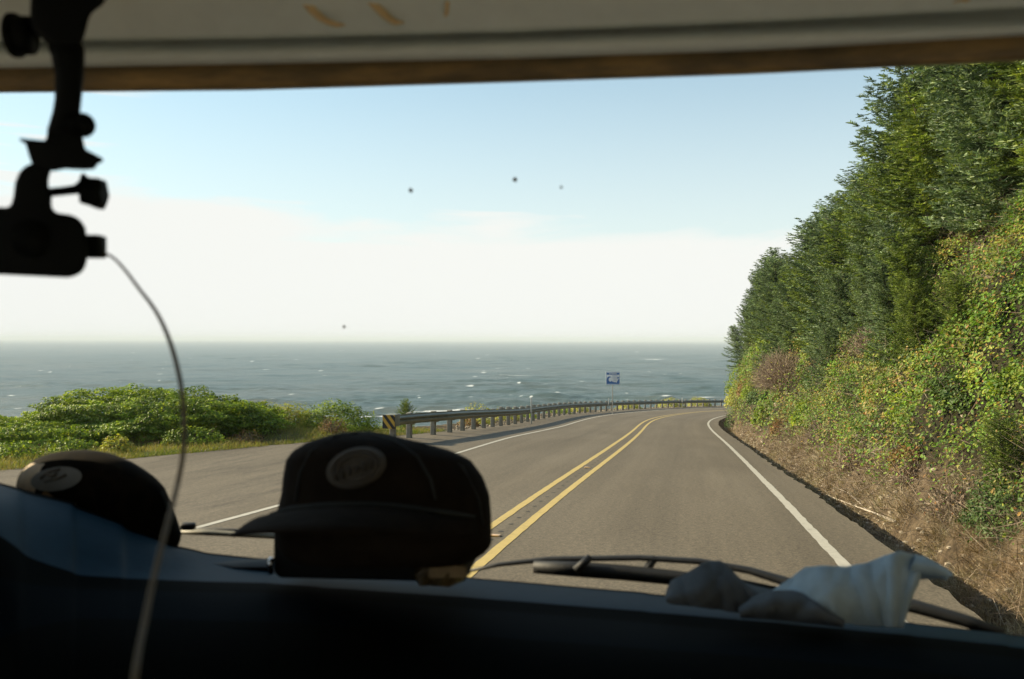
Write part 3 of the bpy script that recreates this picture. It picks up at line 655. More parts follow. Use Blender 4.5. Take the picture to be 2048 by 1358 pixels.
# ---- left side: mound and bushes
def lpos(px, Y, dz=0): x = (px - 1024) / F * Y; return np.array([x, Y, ground(x, Y) + dz])
GL = 'bushes between the pull-off and the sea'
shrub('mounded_bush', 'big rounded green bush mound left of the hanging cable and under it', lpos(285, 27.0, -.15), 3.6, 2.3, 1.10, 60000, .078, M_BUSH, 401, GL, stems=30, shell=.8)
shrub('mounded_bush', 'lower green bush at the far left edge beside the big mound', lpos(20, 25.0, -.1), 2.8, 2.2, 0.72, 30000, .078, M_BUSH, 402, GL, stems=24, shell=.8)
shrub('mounded_bush', 'sloping right shoulder of bushes between the mound and the black cap', lpos(440, 28.0, -.2), 1.9, 1.8, 0.72, 18000, .075, M_BUSH, 403, GL, stems=16, shell=.8)
shrub('leafy_bush', 'yellow green bush right of the mound behind the asphalt edge', lpos(565, 30, -.2), 1.15, 1.0, 1.15, 9000, .07, M_BUSHY, 404, GL, stems=12)
shrub('leafy_bush', 'green bush directly left of the striped guardrail end', lpos(668, 30.5, -.1), 1.5, 1.0, 1.15, 11000, .07, M_BUSH, 405, GL, stems=12)
shrub('red_leaf_bush', 'rusty red plant on the verge below the mound', lpos(492, 25.2, -.02), .55, .4, .42, 1100, .05, M_RED, 406, GL, twigs=250)
shrub('red_leaf_bush', 'rusty red plant just left of the black cap', lpos(665, 28.5, 0), .5, .4, .6, 900, .05, M_RED, 407, GL, twigs=250)
shrub('verge_plant', 'sunlit green plant at the foot of the mound above the beige cap', lpos(140, 22.5, 0), .55, .4, .40, 900, .075, M_BUSH, 408, GL)
shrub('verge_plant', 'taller sunlit green plant on the verge right of the beige cap', lpos(235, 22.6, 0), .45, .35, .42, 800, .075, M_BUSHY, 409, GL)
shrub('verge_plant', 'green plant on the verge at the left edge of the view', lpos(20, 21, 0), .7, .5, .42, 1200, .075, M_BUSH, 410, GL)
shrub('verge_plant', 'green plant in front of the mound right beside the cable', lpos(385, 24.6, 0), .9, .4, .55, 1400, .08, M_BUSH, 411, GL)
# verge grass
n = 52000; s = R.uniform(4, 32, n); d = edgeL(s) - R.random(n) ** 1.5 * 4.5 + .12; p = terr(s, d)
cl_ = fbm(p[:, 0] * 1.7, p[:, 1] * 1.7, 0, 29, 3); keep = cl_ > -.17; p = p[keep]
V1 = blades(p, np.array([0, 0, 1.]) + R.normal(0, .38, p.shape), R.uniform(.04, .19, len(p)) * (1 + .8 * cl_[keep]), R.uniform(.008, .016, len(p)), .35)
tag(mk('verge_grass', V1[0], V1[1], M_VERGE), 'green and straw coloured grass along the left asphalt edge', 'grass', kind='stuff')
# plants behind the guardrail
GP = 'low plants growing behind the guardrail'
for (s, d, rx, h, mt, lab) in ((45, -8.1, 1.5, 1.05, M_BUSHY, 'yellow green bush rising behind the rail at the near marker post'), (39.5, -7.3, .8, .38, M_RED, 'reddish brush seen through the nearest guardrail posts'),
                               (42, -7.2, .7, .35, M_BUSHY, 'yellow green brush seen through the posts left of the near marker post'), (50, -7.6, 1.4, .7, M_BUSHY, 'low yellow bush behind the rail right of the near marker post'),
                               (55, -7.3, 1.2, .45, M_BUSH, 'small green bush behind the rail left of the blue sign'), (66, -7.4, 1.6, .55, M_BUSH, 'green bush behind the rail at the foot of the blue sign'),
                               (73, -7.4, 1.6, .55, M_BUSHY, 'yellow green bush behind the rail just past the blue sign'), (90, -7.6, 2.2, .8, M_BUSHY, 'yellow green brush behind the far part of the rail'),
                               (103, -7.6, 2.6, 1.15, M_BUSHY, 'tall straw coloured brush behind the rail before the bend'), (112, -7.6, 2.4, 1.2, M_BUSHY, 'brown brush behind the last visible stretch of rail')):
    shrub('low_bush', lab, at_bank(s, d, -.05), rx * .6, rx, h, int(900 * rx), .07 + s * .0006, mt, int(s * 7), GP, stems=5, twigs=80)
t = spruce(2, True, P(812, 866, 35.5), .24, 1.0, 'small lone spruce sapling behind the start of the guardrail', None, (0, 0))
shrub('low_bush', 'dark green bush at the foot of the lone sapling behind the rail', P(790, 872, 35), .75, .5, .75, 1800, .06, M_BUSH, 431, GP, stems=5)

# ---- fallen branch
M_DEAD = mat('bleached_wood', (.46, .40, .33), .8, .2, 10, .4, .01)
t = thing('fallen_branch', 'pale bleached branch lying along the foot of the bank', 'branch', at_bank(10.6, 4.75))
def gp(px, py, Y, lift=0): return P(px, py, Y) + np.array([0, 0, lift])
def onb(s, d, l=.06): p = terr(s, d); p[2] += l; return p
def on_land(px, py, lift):
    Ys = np.arange(5, 60, .04); Q = np.stack([(px - 1024) / F * Ys, Ys, CZ - (py - 680) / F * Ys], -1); sd_, dd_ = to_sd(Q[:, 0], Q[:, 1])
    i = int(np.argmax(Q[:, 2] < terrain_z(sd_, dd_, Q[:, 0], Q[:, 1]) + lift)); return Q[i]
pts = [on_land(x, y, l) for x, y, l in ((1645, 985, .05), (1672, 997, .08), (1709, 1011, .07), (1750, 1026, .04), (1792, 1043, .02))]
MB().tube(pts, [.006, .011, .014, .018, .022], 7).build('limb', M_DEAD, t, smooth=True)
for a in ([on_land(1735, 1020, .05), on_land(1712, 998, .07), on_land(1695, 984, .07), on_land(1672, 975, .05)], [on_land(1690, 1004, .07), on_land(1696, 1018, .05), on_land(1702, 1028, .03)], [on_land(1660, 991, .07), on_land(1648, 978, .06)]):
    MB().tube(a, np.linspace(.009, .004, len(a)), 6).build('side_twig', M_DEAD, t, smooth=True)

# ------------------------------------------------------------------ guardrail
M_GALV = mat('weathered_steel', (.20, .20, .155), .55, .22, 5, .25, .004, metal=.15)
M_POST = mat('weathered_post', (.25, .235, .20), .85, .3, 9, .5, .006)
gr = thing('guardrail', 'long weathered steel guardrail curving along the sea side of the road', 'guardrail', road_xyz(26, -5.8))
prof = [(0, 0), (.0, .03), (.045, .06), (.08, .085), (.08, .12), (.03, .145), (.03, .167), (.08, .19), (.08, .225), (.045, .25), (0, .28), (0, .312)]
gs = np.arange(26.0, 132, .5); V = []
for s in gs:
    x, y, h, z, b = frame(s); r = np.array([math.cos(h), -math.sin(h), 0])
    flare = -.5 * max(0, (30 - s) / 4)
    base = road_xyz(s, -5.86 + flare); base[2] += .47
    for a, c in prof: V.append(base + r * a + np.array([0, 0, c]))
    for a, c in prof[::-1]: V.append(base + r * (a - .008) + np.array([0, 0, c]))
k = 2 * len(prof)
o = mk('rail', V, [tuple(int(q) for q in f) for f in grid_faces(len(gs), k, True)], M_GALV, gr)
i = 0
for s in np.arange(27.5, 131, 1.905):
    x, y, h, z, b = frame(s); r = np.array([math.cos(h), -math.sin(h), 0]); f = np.array([math.sin(h), math.cos(h), 0])
    flare = -.5 * max(0, (30 - s) / 4); top = .79 if s < 39 else .885 + random.uniform(-.015, .015)
    c = road_xyz(s, -6.09 + flare); tilt = f * random.uniform(-.02, .02)
    if i == 0:
        MB().box((0, 0, top / 2 - .25), (.15, .2, top + .5), (r, f, np.array([0, 0, 1]) + tilt)).build('post', M_POST, None, bevel=.008)
        pp = C.objects['post'] if 'post' in C.objects else None
        pp.parent = gr
        MB().box((.1, 0, .62), (.15, .16, .33), (np.array([1, 0, 0]), np.array([0, 1, 0]), np.array([0, 0, 1]))).build('blockout', M_POST, None, bevel=.008)
        bp_ = C.objects['blockout']; bp_.parent = pp
        # store template with neutral axes
        me = MB().box((0, 0, .16), (.15, .2, 1.30)).build('post_mesh', M_POST, None, bevel=.008)
        pm = me.data; bpy.data.objects.remove(me); pp.data = pm
        me = MB().box((.12, 0, .62), (.11, .16, .33)).build('blockout_mesh', M_POST, None, bevel=.006)
        bm_ = me.data; bpy.data.objects.remove(me); bp_.data = bm_
        cur, cb = pp, bp_
    else:
        cur = pp.copy(); C.objects.link(cur); cb = bp_.copy(); C.objects.link(cb); cb.parent = cur
    cur.parent = gr; cur.location = Vector(c - base_of(gr)) + Vector((0, 0, top - .81)); cur.rotation_euler = (random.uniform(-.02, .02), random.uniform(-.02, .02), -h)
    i += 1
# end terminal with the striped marker
M_BLK = mat('black_paint', (.012, .012, .012), .6); M_HYEL = mat('hazard_yellow', (.50, .30, .03), .5, .12)
e0 = road_xyz(25.6, -6.42); x, y, h, z, b = frame(25.6)
fl = np.array([math.sin(h), math.cos(h), 0]); rr_ = np.array([math.cos(h), -math.sin(h), 0])
MB().box(e0 + fl * .28 + np.array([0, 0, .62]), (.34, .52, .36), (rr_, fl, (0, 0, 1))).build('end_terminal', M_GALV, gr, bevel=.015)
MB().box(e0 + fl * .35 + np.array([0, 0, .2]), (.15, .2, .9), (rr_, fl, (0, 0, 1))).build('post', M_POST, gr, bevel=.008)
pc = e0 + np.array([0, 0, .60]) - fl * .02
hp = MB().box(pc, (.38, .015, .40), (rr_, fl, (0, 0, 1))).build('hazard_panel', M_BLK, gr)
for off_ in (-.24, -.02, .20):
    poly = []
    for (a, c) in ((off_ - .06, .20), (off_ + .05, .20), (off_ + .05 + .30, -.20), (off_ - .06 + .30, -.20)):
        poly.append((a, c))
    def clip(poly, lo, hi):
        def cut(pl, f_in, f_x):
            o = []
            for i in range(len(pl)):
                A, B = pl[i - 1], pl[i]
                if f_in(A) != f_in(B): o.append(f_x(A, B))
                if f_in(B): o.append(B)
            return o
        lx = lambda v: (lambda A, B: (v, A[1] + (B[1] - A[1]) * (v - A[0]) / (B[0] - A[0])))
        pl = cut(poly, lambda q: q[0] >= lo, lx(lo)); return cut(pl, lambda q: q[0] <= hi, lx(hi)) if pl else []
    pl = clip(poly, -.188, .188)
    if len(pl) >= 3:
        sb = MB().prism([pc + rr_ * a + np.array([0, 0, c]) - fl * .011 for a, c in pl], -fl * .003).build('yellow_stripe', M_HYEL, hp)
# marker posts
M_MARK = mat('marker_post_plastic', (.50, .49, .44), .6, .15)
for s, d, hgt, w, lab in ((45.8, -5.45, 1.33, .075, 'nearest tall grey marker post standing against the guardrail'), (75.5, -5.5, 1.12, .07, 'second marker post at the rail left of the blue sign'),
                          (101, -5.5, 1.1, .07, 'third thin marker post, right of the blue sign'), (115.5, -5.5, 1.1, .07, 'farthest thin marker post near the end of the visible rail')):
    x, y, h, z, b = frame(s); r = np.array([math.cos(h), -math.sin(h), 0]); f = np.array([math.sin(h), math.cos(h), 0]); c = road_xyz(s, d)
    t = thing('marker_post', lab, 'marker post', c, 'thin marker posts along the guardrail')
    MB().box(c + (0, 0, hgt / 2), (w, .03, hgt), (r, f, (0, 0, 1))).build('post', M_MARK, t, bevel=.006)
    MB().box(c + np.array([0, 0, hgt - .12]) - f * .018, (w * .8, .008, .12), (r, f, (0, 0, 1))).build('reflector', mat('grey_reflector', (.6, .6, .58), .3), t)

# ------------------------------------------------------------------ blue sign
M_BLUE = mat('sign_blue', (.06, .18, .45), .45, .05); M_SWH = mat('sign_white', (.86, .88, .88), .5, .04); M_STEEL = mat('sign_post_steel', (.42, .40, .36), .6, .15)
s = 69.0; x, y, h, z, b = frame(s); SY_ = 68.5; c = P(1226, 757, SY_); gz = ground(c[0] - .1, SY_) - .1
t = thing('warning_sign', 'blue and white sign with a breaking wave on a thin post behind the guardrail', 'sign', (c[0], SY_, gz))
W_, H_s = 1.07, .99
def plate(dx, dz, w, h2, dep, m_, name, par):
    return MB().box(c + np.array([dx, -dep, dz]), (w, .006, h2)).build(name, m_, par)
MB().box(((c[0] - .02), SY_ + .04, (c[2] + H_s / 2 + gz) / 2), (.055, .055, c[2] + H_s / 2 - gz - .05)).build('post', M_STEEL, t)
pn = MB().box(c, (W_, .02, H_s)).build('panel', M_SWH, t, bevel=.004)
def flat(poly, dep, name, m_):
    return MB().prism([c + np.array([a * W_, -dep, b2 * H_s]) for a, b2 in poly], (0, -.004, 0)).build(name, m_, pn)
for nm, (a0, b0, a1, b1) in (('border', (-.485, .465, .485, .485)), ('border', (-.485, -.485, .485, -.465)), ('border', (-.485, -.4645, -.468, .4645)), ('border', (.468, -.4645, .485, .4645))):
    flat([(a0, b0), (a1, b0), (a1, b1), (a0, b1)], .011, nm, M_BLUE)
flat([(-.45, .27), (-.45, .42), (.45, .42), (.45, .27)], .012, 'header_band', M_BLUE)
wave = [(-.45, -.44), (-.45, -.10), (-.42, .02), (-.36, .10), (-.26, .135), (-.17, .12), (-.11, .06), (-.18, .075), (-.25, .04), (-.30, -.04), (-.31, -.13), (-.27, -.22), (-.20, -.27), (-.12, -.24), (-.08, -.18), (-.04, -.25), (0, -.30), (.05, -.25), (.09, -.33), (.16, -.27), (.2, -.33), (.26, -.34), (.33, -.18), (.38, -.08), (.45, -.05), (.45, -.44)]
from mathutils.geometry import tessellate_polygon
def flat_concave(poly, dep, name, m_):
    V = [c + np.array([a * W_, -dep, b2 * H_s]) for a, b2 in poly]; tri = tessellate_polygon([[Vector(v) for v in V]])
    mb = MB(); mb.add(V, tri); return mb.build(name, m_, pn)
flat_concave(wave, .013, 'wave_emblem', M_BLUE)
flat_concave([(.30, .04), (.33, .09), (.37, .10), (.40, .07), (.45, .09), (.45, .05), (.41, -.01), (.37, -.04), (.33, -.08), (.31, -.06), (.34, -.01)], .013, 'climbing_figure', M_BLUE)
def text(body, size, pos, m_, par, name='lettering', bold=.004, rot=None):
    cu = bpy.data.curves.new('lettering', 'FONT'); cu.body = body; cu.size = size; cu.align_x = 'CENTER'; cu.align_y = 'CENTER'; cu.offset = bold; cu.extrude = .001
    o = bpy.data.objects.new('tmp', cu); C.objects.link(o); bpy.context.view_layer.update()
    me = bpy.data.meshes.new_from_object(o.evaluated_get(bpy.context.evaluated_depsgraph_get())); bpy.data.objects.remove(o)
    me.materials.clear(); me.materials.append(m_)
    o = bpy.data.objects.new(name, me); C.objects.link(o); o.parent = par; o.location = Vector(np.array(pos) - base_of(par)); o.rotation_euler = rot or (math.radians(90), 0, 0)
    return o
text('ENTERING', .125, c + np.array([0, -.018, .345 * H_s]), M_SWH, pn)
for i, w_ in enumerate(('TSUNAMI', 'HAZARD', 'ZONE')):
    text(w_, .095, c + np.array([.13 * W_, -.018, (.175 - i * .16) * H_s]), M_BLUE, pn, bold=0)

# ------------------------------------------------------------------ the van around the camera
YAW = math.radians(8.0)
def Vn(x, y, z):    # van coordinates: x right, y ahead, z above the camera
    return np.array([x * math.cos(YAW) + y * math.sin(YAW), -x * math.sin(YAW) + y * math.cos(YAW), CZ + z])
M_DASH_SHEEN = mat('dash_vinyl_sky_sheen', (.009, .036, .060), .6, .12, 60, .25, .0008, spec=.06)
M_DASH_SHADE = mat('dash_painted_shade', (.0016, .0024, .0016), .9, .1, 60, .2, .001, spec=.04)
M_DASH_FAINT = mat('dash_pad_faint_sheen', (.0008, .003, .0045), .8, .1, 60, .2, .001, spec=.03)
M_DARKV = mat('dark_trim', (.003, .0035, .003), .7, .1, 50, .2, .001, spec=.3)
M_HEAD = mat('headliner_panel', (.80, .86, .84), .7, .06, 30, .2, .001)
M_CAB = mat('unseen_cabin_lining', (.62, .62, .58), .9, .1, 5)  # unseen lining, kept pale to bounce light onto the overhead panel
m, nt_, b_ = newmat('wood_trim'); 
f = noise(nt_, 1, 8, .65, sc3=(9, 40, 55)); nt_.links.new(ramp(nt_, f, [(.3, (.08, .065, .04)), (.5, (.22, .15, .065)), (.68, (.42, .27, .10))]), b_.inputs['Base Color']); b_.inputs['Roughness'].default_value = .55
M_WOOD = m
van = thing('camper_van', 'dark camper van cab with dashboard, overhead panel and windshield framing the view', 'van', tuple(Vn(0, -.3, -1.55)))
# shell of the cab: floor, roof, walls with side windows, back
def slab(name, a, b, m_, th=None): 
    mb = MB(); lo = np.minimum(a, b); hi = np.maximum(a, b)
    V = [Vn(x, y, z) for x in (lo[0], hi[0]) for y in (lo[1], hi[1]) for z in (lo[2], hi[2])]
    mb.add(V, [(0, 1, 3, 2), (4, 6, 7, 5), (0, 4, 5, 1), (2, 3, 7, 6), (0, 2, 6, 4), (1, 5, 7, 3)])
    return mb.build(name, m_, van)
M_BODY = mat('van_paint', (.42, .40, .36), .35, .05, 4, 0)
HW = 1.02
slab('floor', (-HW, -2.6, -1.35), (HW, 1.12, -1.28), M_CAB)
slab('roof', (-HW, -2.6, .50), (HW, .80, .56), M_CAB)
slab('rear_wall', (-HW, -2.66, -1.28), (HW, -2.6, -.35), M_CAB); slab('rear_wall', (-HW, -2.66, .40), (HW, -2.6, .50), M_CAB)
for sx in (-1, 1):
    a, b = sx * HW, sx * (HW + .05)
    slab('side_wall', (a, -2.6, -1.28), (b, 1.25, -.30), M_BODY)          # below the windows
    slab('side_wall', (a, -2.6, .26), (b, 1.0, .56), M_BODY)           # above
    slab('door_pillar', (a, -.55, -.30), (b, -.38, .26), M_BODY)
    slab('side_wall', (a, -2.6, -.30), (b, -2.2, .26), M_CAB)
    slab('unseen_front_pillar', (a, .62, -.30), (b, 1.04, .26), M_BODY)  # out of view, depth set to hold direct sun off the dash
slab('firewall', (-HW, 1.22, -1.28), (HW, 1.25, -.50), M_DARKV)
# overhead panel, lip and wood strip, following the traced edges; x in pixels -> (y top, y bottom), distance
def hdr(x): return np.interp(x, [-700, 0, 1024, 2048, 2900], [.80, .76, .70, .63, .57])
hx = np.linspace(-900, 3000, 60)
def curve_y(pts): 
    xs, ys = zip(*pts); return np.interp(hx, (-900,) + xs + (3000,), (ys[0] + (-900 - xs[0]) * (ys[1] - ys[0]) / (xs[1] - xs[0]),) + ys + (ys[-1] + (3000 - xs[-1]) * (ys[-1] - ys[-2]) / (xs[-1] - xs[-2]),))
y_bot = curve_y([(0, 186), (500, 180), (1024, 163), (1500, 146), (2048, 118)])
y_wd = curve_y([(0, 140), (500, 130), (1024, 118), (1500, 101), (2048, 70)])
y_lip = curve_y([(0, 104), (500, 100), (1024, 84), (1500, 66), (2048, 46)])
y_gr = curve_y([(0, 86), (500, 78), (1024, 64), (1500, 44), (2048, 14)])
D_ = hdr(hx)
def loft(name, rings, m_, parent, smooth=True, sub=0):
    A = np.array(rings); a, b = A.shape[:2]
    o = mk(name, A.reshape(-1, 3), grid_faces(a, b), m_, parent, smooth)
    if sub:
        md = o.modifiers.new('s', 'SUBSURF'); md.levels = md.render_levels = sub
    return o
def ring(yv, off): return [P(x, y, d + off) for x, y, d in zip(hx, yv, D_)]
loft('wood_trim_strip', [ring(y_bot + 3, .10), ring(y_bot + 1, .02), ring(y_bot, .003), ring(y_bot - 3, .0), ring((y_bot + y_wd) / 2, -.002), ring(y_wd - 3, 0), ring(y_wd - 6, .01)], M_WOOD, van)
loft('overhead_lip', [ring(y_wd + 4, .02), ring(y_wd, -.002), ring(y_wd - 5, -.010), ring(y_wd * .5 + y_lip * .5, -.016), ring(y_lip + 5, -.014), ring(y_lip - 1, -.004), ring(y_lip - 8, .010), ring(y_gr + 2, .014)], M_HEAD, van)
loft('overhead_panel', [ring(y_gr + 4, .014), ring(y_gr + 2, .0), ring(y_gr - 3, -.012), ring(y_gr - 10, -.018), ring(y_gr - 60, -.03), ring(y_gr - 160, -.06), ring(y_gr - 330, -.10), ring(y_gr - 600, -.14)], M_HEAD, van)
M_SUNSTREAK = mat('painted_sun_tan', (.80, .60, .32), .7, .15, 60)  # tan strips painting the sun's reflections on the overhead panel
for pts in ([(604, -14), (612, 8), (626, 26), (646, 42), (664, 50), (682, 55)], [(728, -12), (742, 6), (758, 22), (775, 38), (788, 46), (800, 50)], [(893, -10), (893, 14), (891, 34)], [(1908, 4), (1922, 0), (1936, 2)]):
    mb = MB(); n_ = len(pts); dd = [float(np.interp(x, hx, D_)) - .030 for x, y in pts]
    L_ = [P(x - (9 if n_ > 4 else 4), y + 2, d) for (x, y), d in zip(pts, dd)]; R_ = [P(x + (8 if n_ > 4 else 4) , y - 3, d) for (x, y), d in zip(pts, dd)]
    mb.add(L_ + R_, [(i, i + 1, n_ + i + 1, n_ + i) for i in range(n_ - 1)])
    o = mb.build('painted_sun_streak', M_SUNSTREAK, van, smooth=True); md = o.modifiers.new('t', 'SOLIDIFY'); md.thickness = .001
# windshield pane
m, nt_, b_ = newmat('windshield_glass'); nt_.nodes.remove(b_)
tr = nt_.nodes.new('ShaderNodeBsdfTransparent'); tr.inputs[0].default_value = (.95, .975, .965, 1)
gl = nt_.nodes.new('ShaderNodeBsdfGlossy'); gl.inputs['Roughness'].default_value = .02
fr = nt_.nodes.new('ShaderNodeFresnel'); fr.inputs[0].default_value = 1.18; mx = nt_.nodes.new('ShaderNodeMixShader')
nt_.links.new(fr.outputs[0], mx.inputs[0]); nt_.links.new(tr.outputs[0], mx.inputs[1]); nt_.links.new(gl.outputs[0], mx.inputs[2]); nt_.links.new(mx.outputs[0], nt_.nodes['Material Output'].inputs[0])
M_GLASS = m
def wsd(x, y):      # windshield distance at a pixel
    top = np.interp(x, [0, 1024, 2048], [.80, .74, .67]); bot = np.interp(x, [0, 1024, 2048], [1.20, 1.10, .98]); return top + (bot - top) * np.clip((y - 130) / 1050, -.2, 1.25)
wx_ = np.linspace(-700, 2900, 30); wy_ = np.linspace(40, 1330, 24)
ws = mk('windshield', [P(x, y, wsd(x, y)) for y in wy_ for x in wx_], grid_faces(24, 30), M_GLASS, van, True)
# specks of dead bugs on the glass
M_BUG = mat('bug_remains', (.30, .33, .28), .9)
for (x, y, r, lab) in ((821, 382, 6.5, 'dark speck of dirt on the windshield, left of the two larger ones'), (1029, 360, 7, 'dark speck of dirt on the windshield, largest and rightmost of the large ones'), (688, 655, 5, 'faint speck of dirt on the windshield just above the horizon'), (1122, 375, 4, 'tiny speck of dirt on the windshield right of the large ones')):
    mb = MB(); D = wsd(x, y) - .003; n = 12
    a_ = [P(x + r * random.uniform(.45, .75) * math.cos(w), y + r * random.uniform(.45, .8) * math.sin(w), D) for w in np.linspace(0, 6.283, n, endpoint=False)]
    mb.prism(a_, (0, .002, 0)); o = mb.build('glass_speck', M_BUG, None, loc=P(x, y, D)); tag(o, lab, 'dirt speck', 'specks of dirt on the windshield')

# dashboard: columns of (pixel y, distance) traced along its ridges
dx_ = [-900, -300, 0, 40, 150, 250, 330, 400, 545, 640, 950, 1292, 1573, 1825, 2016, 2400, 3000]
cols = {  # x: [(y, D) ...] from the glass towards the camera: far edge, top, crest, groove, lower pad, face
 -900: [(830, .98), (850, .96), (905, .90), (1010, .84), (1080, .80), (1150, .76), (1270, .72), (1500, .66), (2200, .60)],
 -300: [(905, 1.02), (920, 1.0), (960, .92), (1010, .86), (1090, .80), (1160, .77), (1280, .73), (1500, .66), (2200, .60)],
 0:    [(960, 1.12), (972, 1.02), (990, .93), (1003, .88), (1060, .82), (1150, .78), (1270, .74), (1500, .66), (2200, .60)],
 40:   [(972, 1.12), (984, 1.02), (1010, .94), (1050, .88), (1110, .84), (1165, .80), (1250, .75), (1450, .66), (2200, .60)],
 150:  [(998, 1.13), (1010, 1.02), (1060, .95), (1130, .91), (1152, .89), (1178, .87), (1222, .82), (1400, .70), (2200, .60)],
 250:  [(1042, 1.14), (1054, 1.04), (1095, .98), (1142, .94), (1158, .92), (1180, .90), (1224, .84), (1400, .70), (2200, .60)],
 330:  [(1080, 1.15), (1090, 1.06), (1115, 1.02), (1145, .99), (1162, .95), (1181, .91), (1225, .85), (1400, .70), (2200, .60)],
 400:  [(1100, 1.15), (1108, 1.13), (1125, 1.08), (1148, 1.01), (1165, .96), (1182, .92), (1227, .85), (1400, .70), (2200, .60)],
 545:  [(1116, 1.15), (1124, 1.13), (1138, 1.08), (1152, 1.03), (1168, .98), (1184, .93), (1230, .86), (1400, .70), (2200, .60)],
 640:  [(1128, 1.14), (1134, 1.12), (1146, 1.08), (1160, 1.03), (1176, .98), (1192, .93), (1238, .86), (1400, .70), (2200, .60)],
 950:  [(1152, 1.12), (1158, 1.10), (1172, 1.05), (1182, 1.02), (1196, .98), (1214, .95), (1262, .86), (1400, .72), (2200, .60)],
 1292: [(1180, 1.08), (1188, 1.06), (1200, 1.01), (1210, .98), (1222, .95), (1242, .92), (1290, .83), (1400, .72), (2200, .58)],
 1573: [(1212, 1.05), (1218, 1.03), (1228, .98), (1235, .95), (1245, .92), (1268, .89), (1312, .81), (1410, .72), (2200, .58)],
 1825: [(1240, 1.01), (1246, .99), (1254, .95), (1260, .92), (1268, .89), (1290, .86), (1335, .79), (1430, .71), (2200, .56)],
 2016: [(1262, .98), (1268, .96), (1275, .92), (1281, .89), (1288, .86), (1310, .83), (1355, .77), (1450, .70), (2200, .55)],
 2400: [(1310, .93), (1316, .91), (1322, .87), (1328, .84), (1336, .81), (1360, .79), (1400, .73), (1500, .67), (2200, .52)],
 3000: [(1390, .85), (1396, .83), (1402, .80), (1410, .77), (1420, .74), (1450, .71), (1500, .66), (1600, .61), (2200, .48)]}
nx = np.unique(np.concatenate([np.linspace(-900, 3000, 120), dx_]))
rings = []
for k in range(9):
    yk = np.interp(nx, dx_, [cols[x][k][0] for x in dx_]); dk = np.interp(nx, dx_, [cols[x][k][1] for x in dx_])
    w = np.hanning(7); w /= w.sum(); yk = np.convolve(np.pad(yk, 3, 'edge'), w, 'valid'); dk = np.convolve(np.pad(dk, 3, 'edge'), w, 'valid')
    if k == 0: rings.append([P(x, y + 60, d + .14) for x, y, d in zip(nx, yk, dk)])
    rings.append([P(x, y, d) for x, y, d in zip(nx, yk, dk)])
A = np.array(rings)
dash = loft('dashboard', A, M_DASH_SHEEN, van, True, sub=2)
dash.data.materials.append(M_DASH_SHADE); dash.data.materials.append(M_DASH_FAINT)
nc_ = A.shape[1] - 1; bandm = [1, 0, 0, 0, 1, 2, 1, 1, 1]      # sky sheen on the ridge, shade below, faint sheen on the pad, all painted
dash.data.polygons.foreach_set('material_index', np.repeat(np.array([1] + bandm)[:A.shape[0] - 1], nc_).astype(np.int32))
def dash_pt(x, k, f=0.):
    i = int(np.abs(nx - x).argmin()); return A[k + 1][i] * (1 - f) + A[min(k + 2, 9)][i] * f
# air vent in the dash top, left of the caps' pod
MB().prism([P(420, 1139, 1.075), P(470, 1132, 1.085), P(545, 1127, 1.09), P(547, 1146, 1.05), P(470, 1147, 1.05)], (0, 0, .006)).build('air_vent', M_DARKV, van, bevel=.002)
# raised pod in the middle of the dash that carries the cap
pod = MB().prism([P(546, 1072, .97), P(560, 1056, .97), P(900, 1078, .94), P(925, 1092, .94), P(932, 1168, .94), P(560, 1160, .97), P(546, 1150, .97)], (0.012, .11, .005)).build('centre_pod', M_DARKV, van, bevel=.008, seg=3)
MB().tube([P(545, 1118, .965), P(541, 1130, .965), P(543, 1150, .965)], [.003, .004, .003], 8).build('pod_edge_glint', mat('edge_glint_metal', (.6, .65, .7), .2, .05, 20, 0, metal=1), van, smooth=True)  # bright sliver added for the highlight on the pod's edge
# wipers outside the glass
M_WIP = mat('wiper_rubber', (.012, .013, .014), .6); M_WPALE = mat('wiper_metal', (.34, .32, .25), .5, .1)
wp = thing('windshield_wiper', 'black windshield wiper lying low outside the glass on the right', 'wiper', P(1500, 1190, 1.16), 'windshield wipers')
wp.parent = None
MB().tube([P(x, y, d) for x, y, d in ((935, 1144, 1.24), (1000, 1130, 1.24), (1100, 1119, 1.23), (1280, 1116, 1.21), (1400, 1123, 1.19), (1500, 1141, 1.17), (1570, 1162, 1.15), (1700, 1200, 1.12))], [.003, .005, .0062, .0065, .007, .008, .010, .012], 8, flat=.6).build('wiper_arm', M_WIP, wp, smooth=True)
MB().tube([P(x, y, d) for x, y, d in ((1068, 1135, 1.22), (1150, 1139, 1.215), (1250, 1146, 1.205), (1350, 1156, 1.19), (1480, 1170, 1.17), (1560, 1182, 1.16))], [.0085, .0105, .0105, .010, .008, .005], 8, flat=1.0).build('wiper_blade', M_WIP, wp, smooth=True)
for xa in (1160, 1290, 1420):
    MB().tube([P(xa - 8, 1142 + (xa - 1160) * .12, 1.20), P(xa + 22, 1114 + max(0, xa - 1290) * .09, 1.205)], [.006, .005], 6).build('blade_bridge', M_WIP, wp, smooth=True)
MB().tube([P(x, y, d) for x, y, d in ((1640, 1180, 1.10), (1760, 1198, 1.08), (1830, 1212, 1.06), (1930, 1240, 1.04), (2010, 1268, 1.02))], [.010, .012, .012, .011, .010], 8, flat=.7).build('wiper_linkage', M_WIP, wp, smooth=True)
w2 = thing('windshield_wiper', 'pale grey windshield wiper end showing between the two caps', 'wiper', P(470, 1064, 1.26), 'windshield wipers')
MB().tube([P(x, y, d) for x, y, d in ((350, 1066, 1.26), (420, 1068, 1.26), (480, 1071, 1.26), (620, 1078, 1.25))], [.004, .005, .005, .005], 8, flat=.8).build('wiper_arm', M_WPALE, w2, smooth=True)
MB().box(P(377, 1055, 1.25), (.020, .012, .010)).build('wiper_clip', M_WIP, w2, bevel=.003)
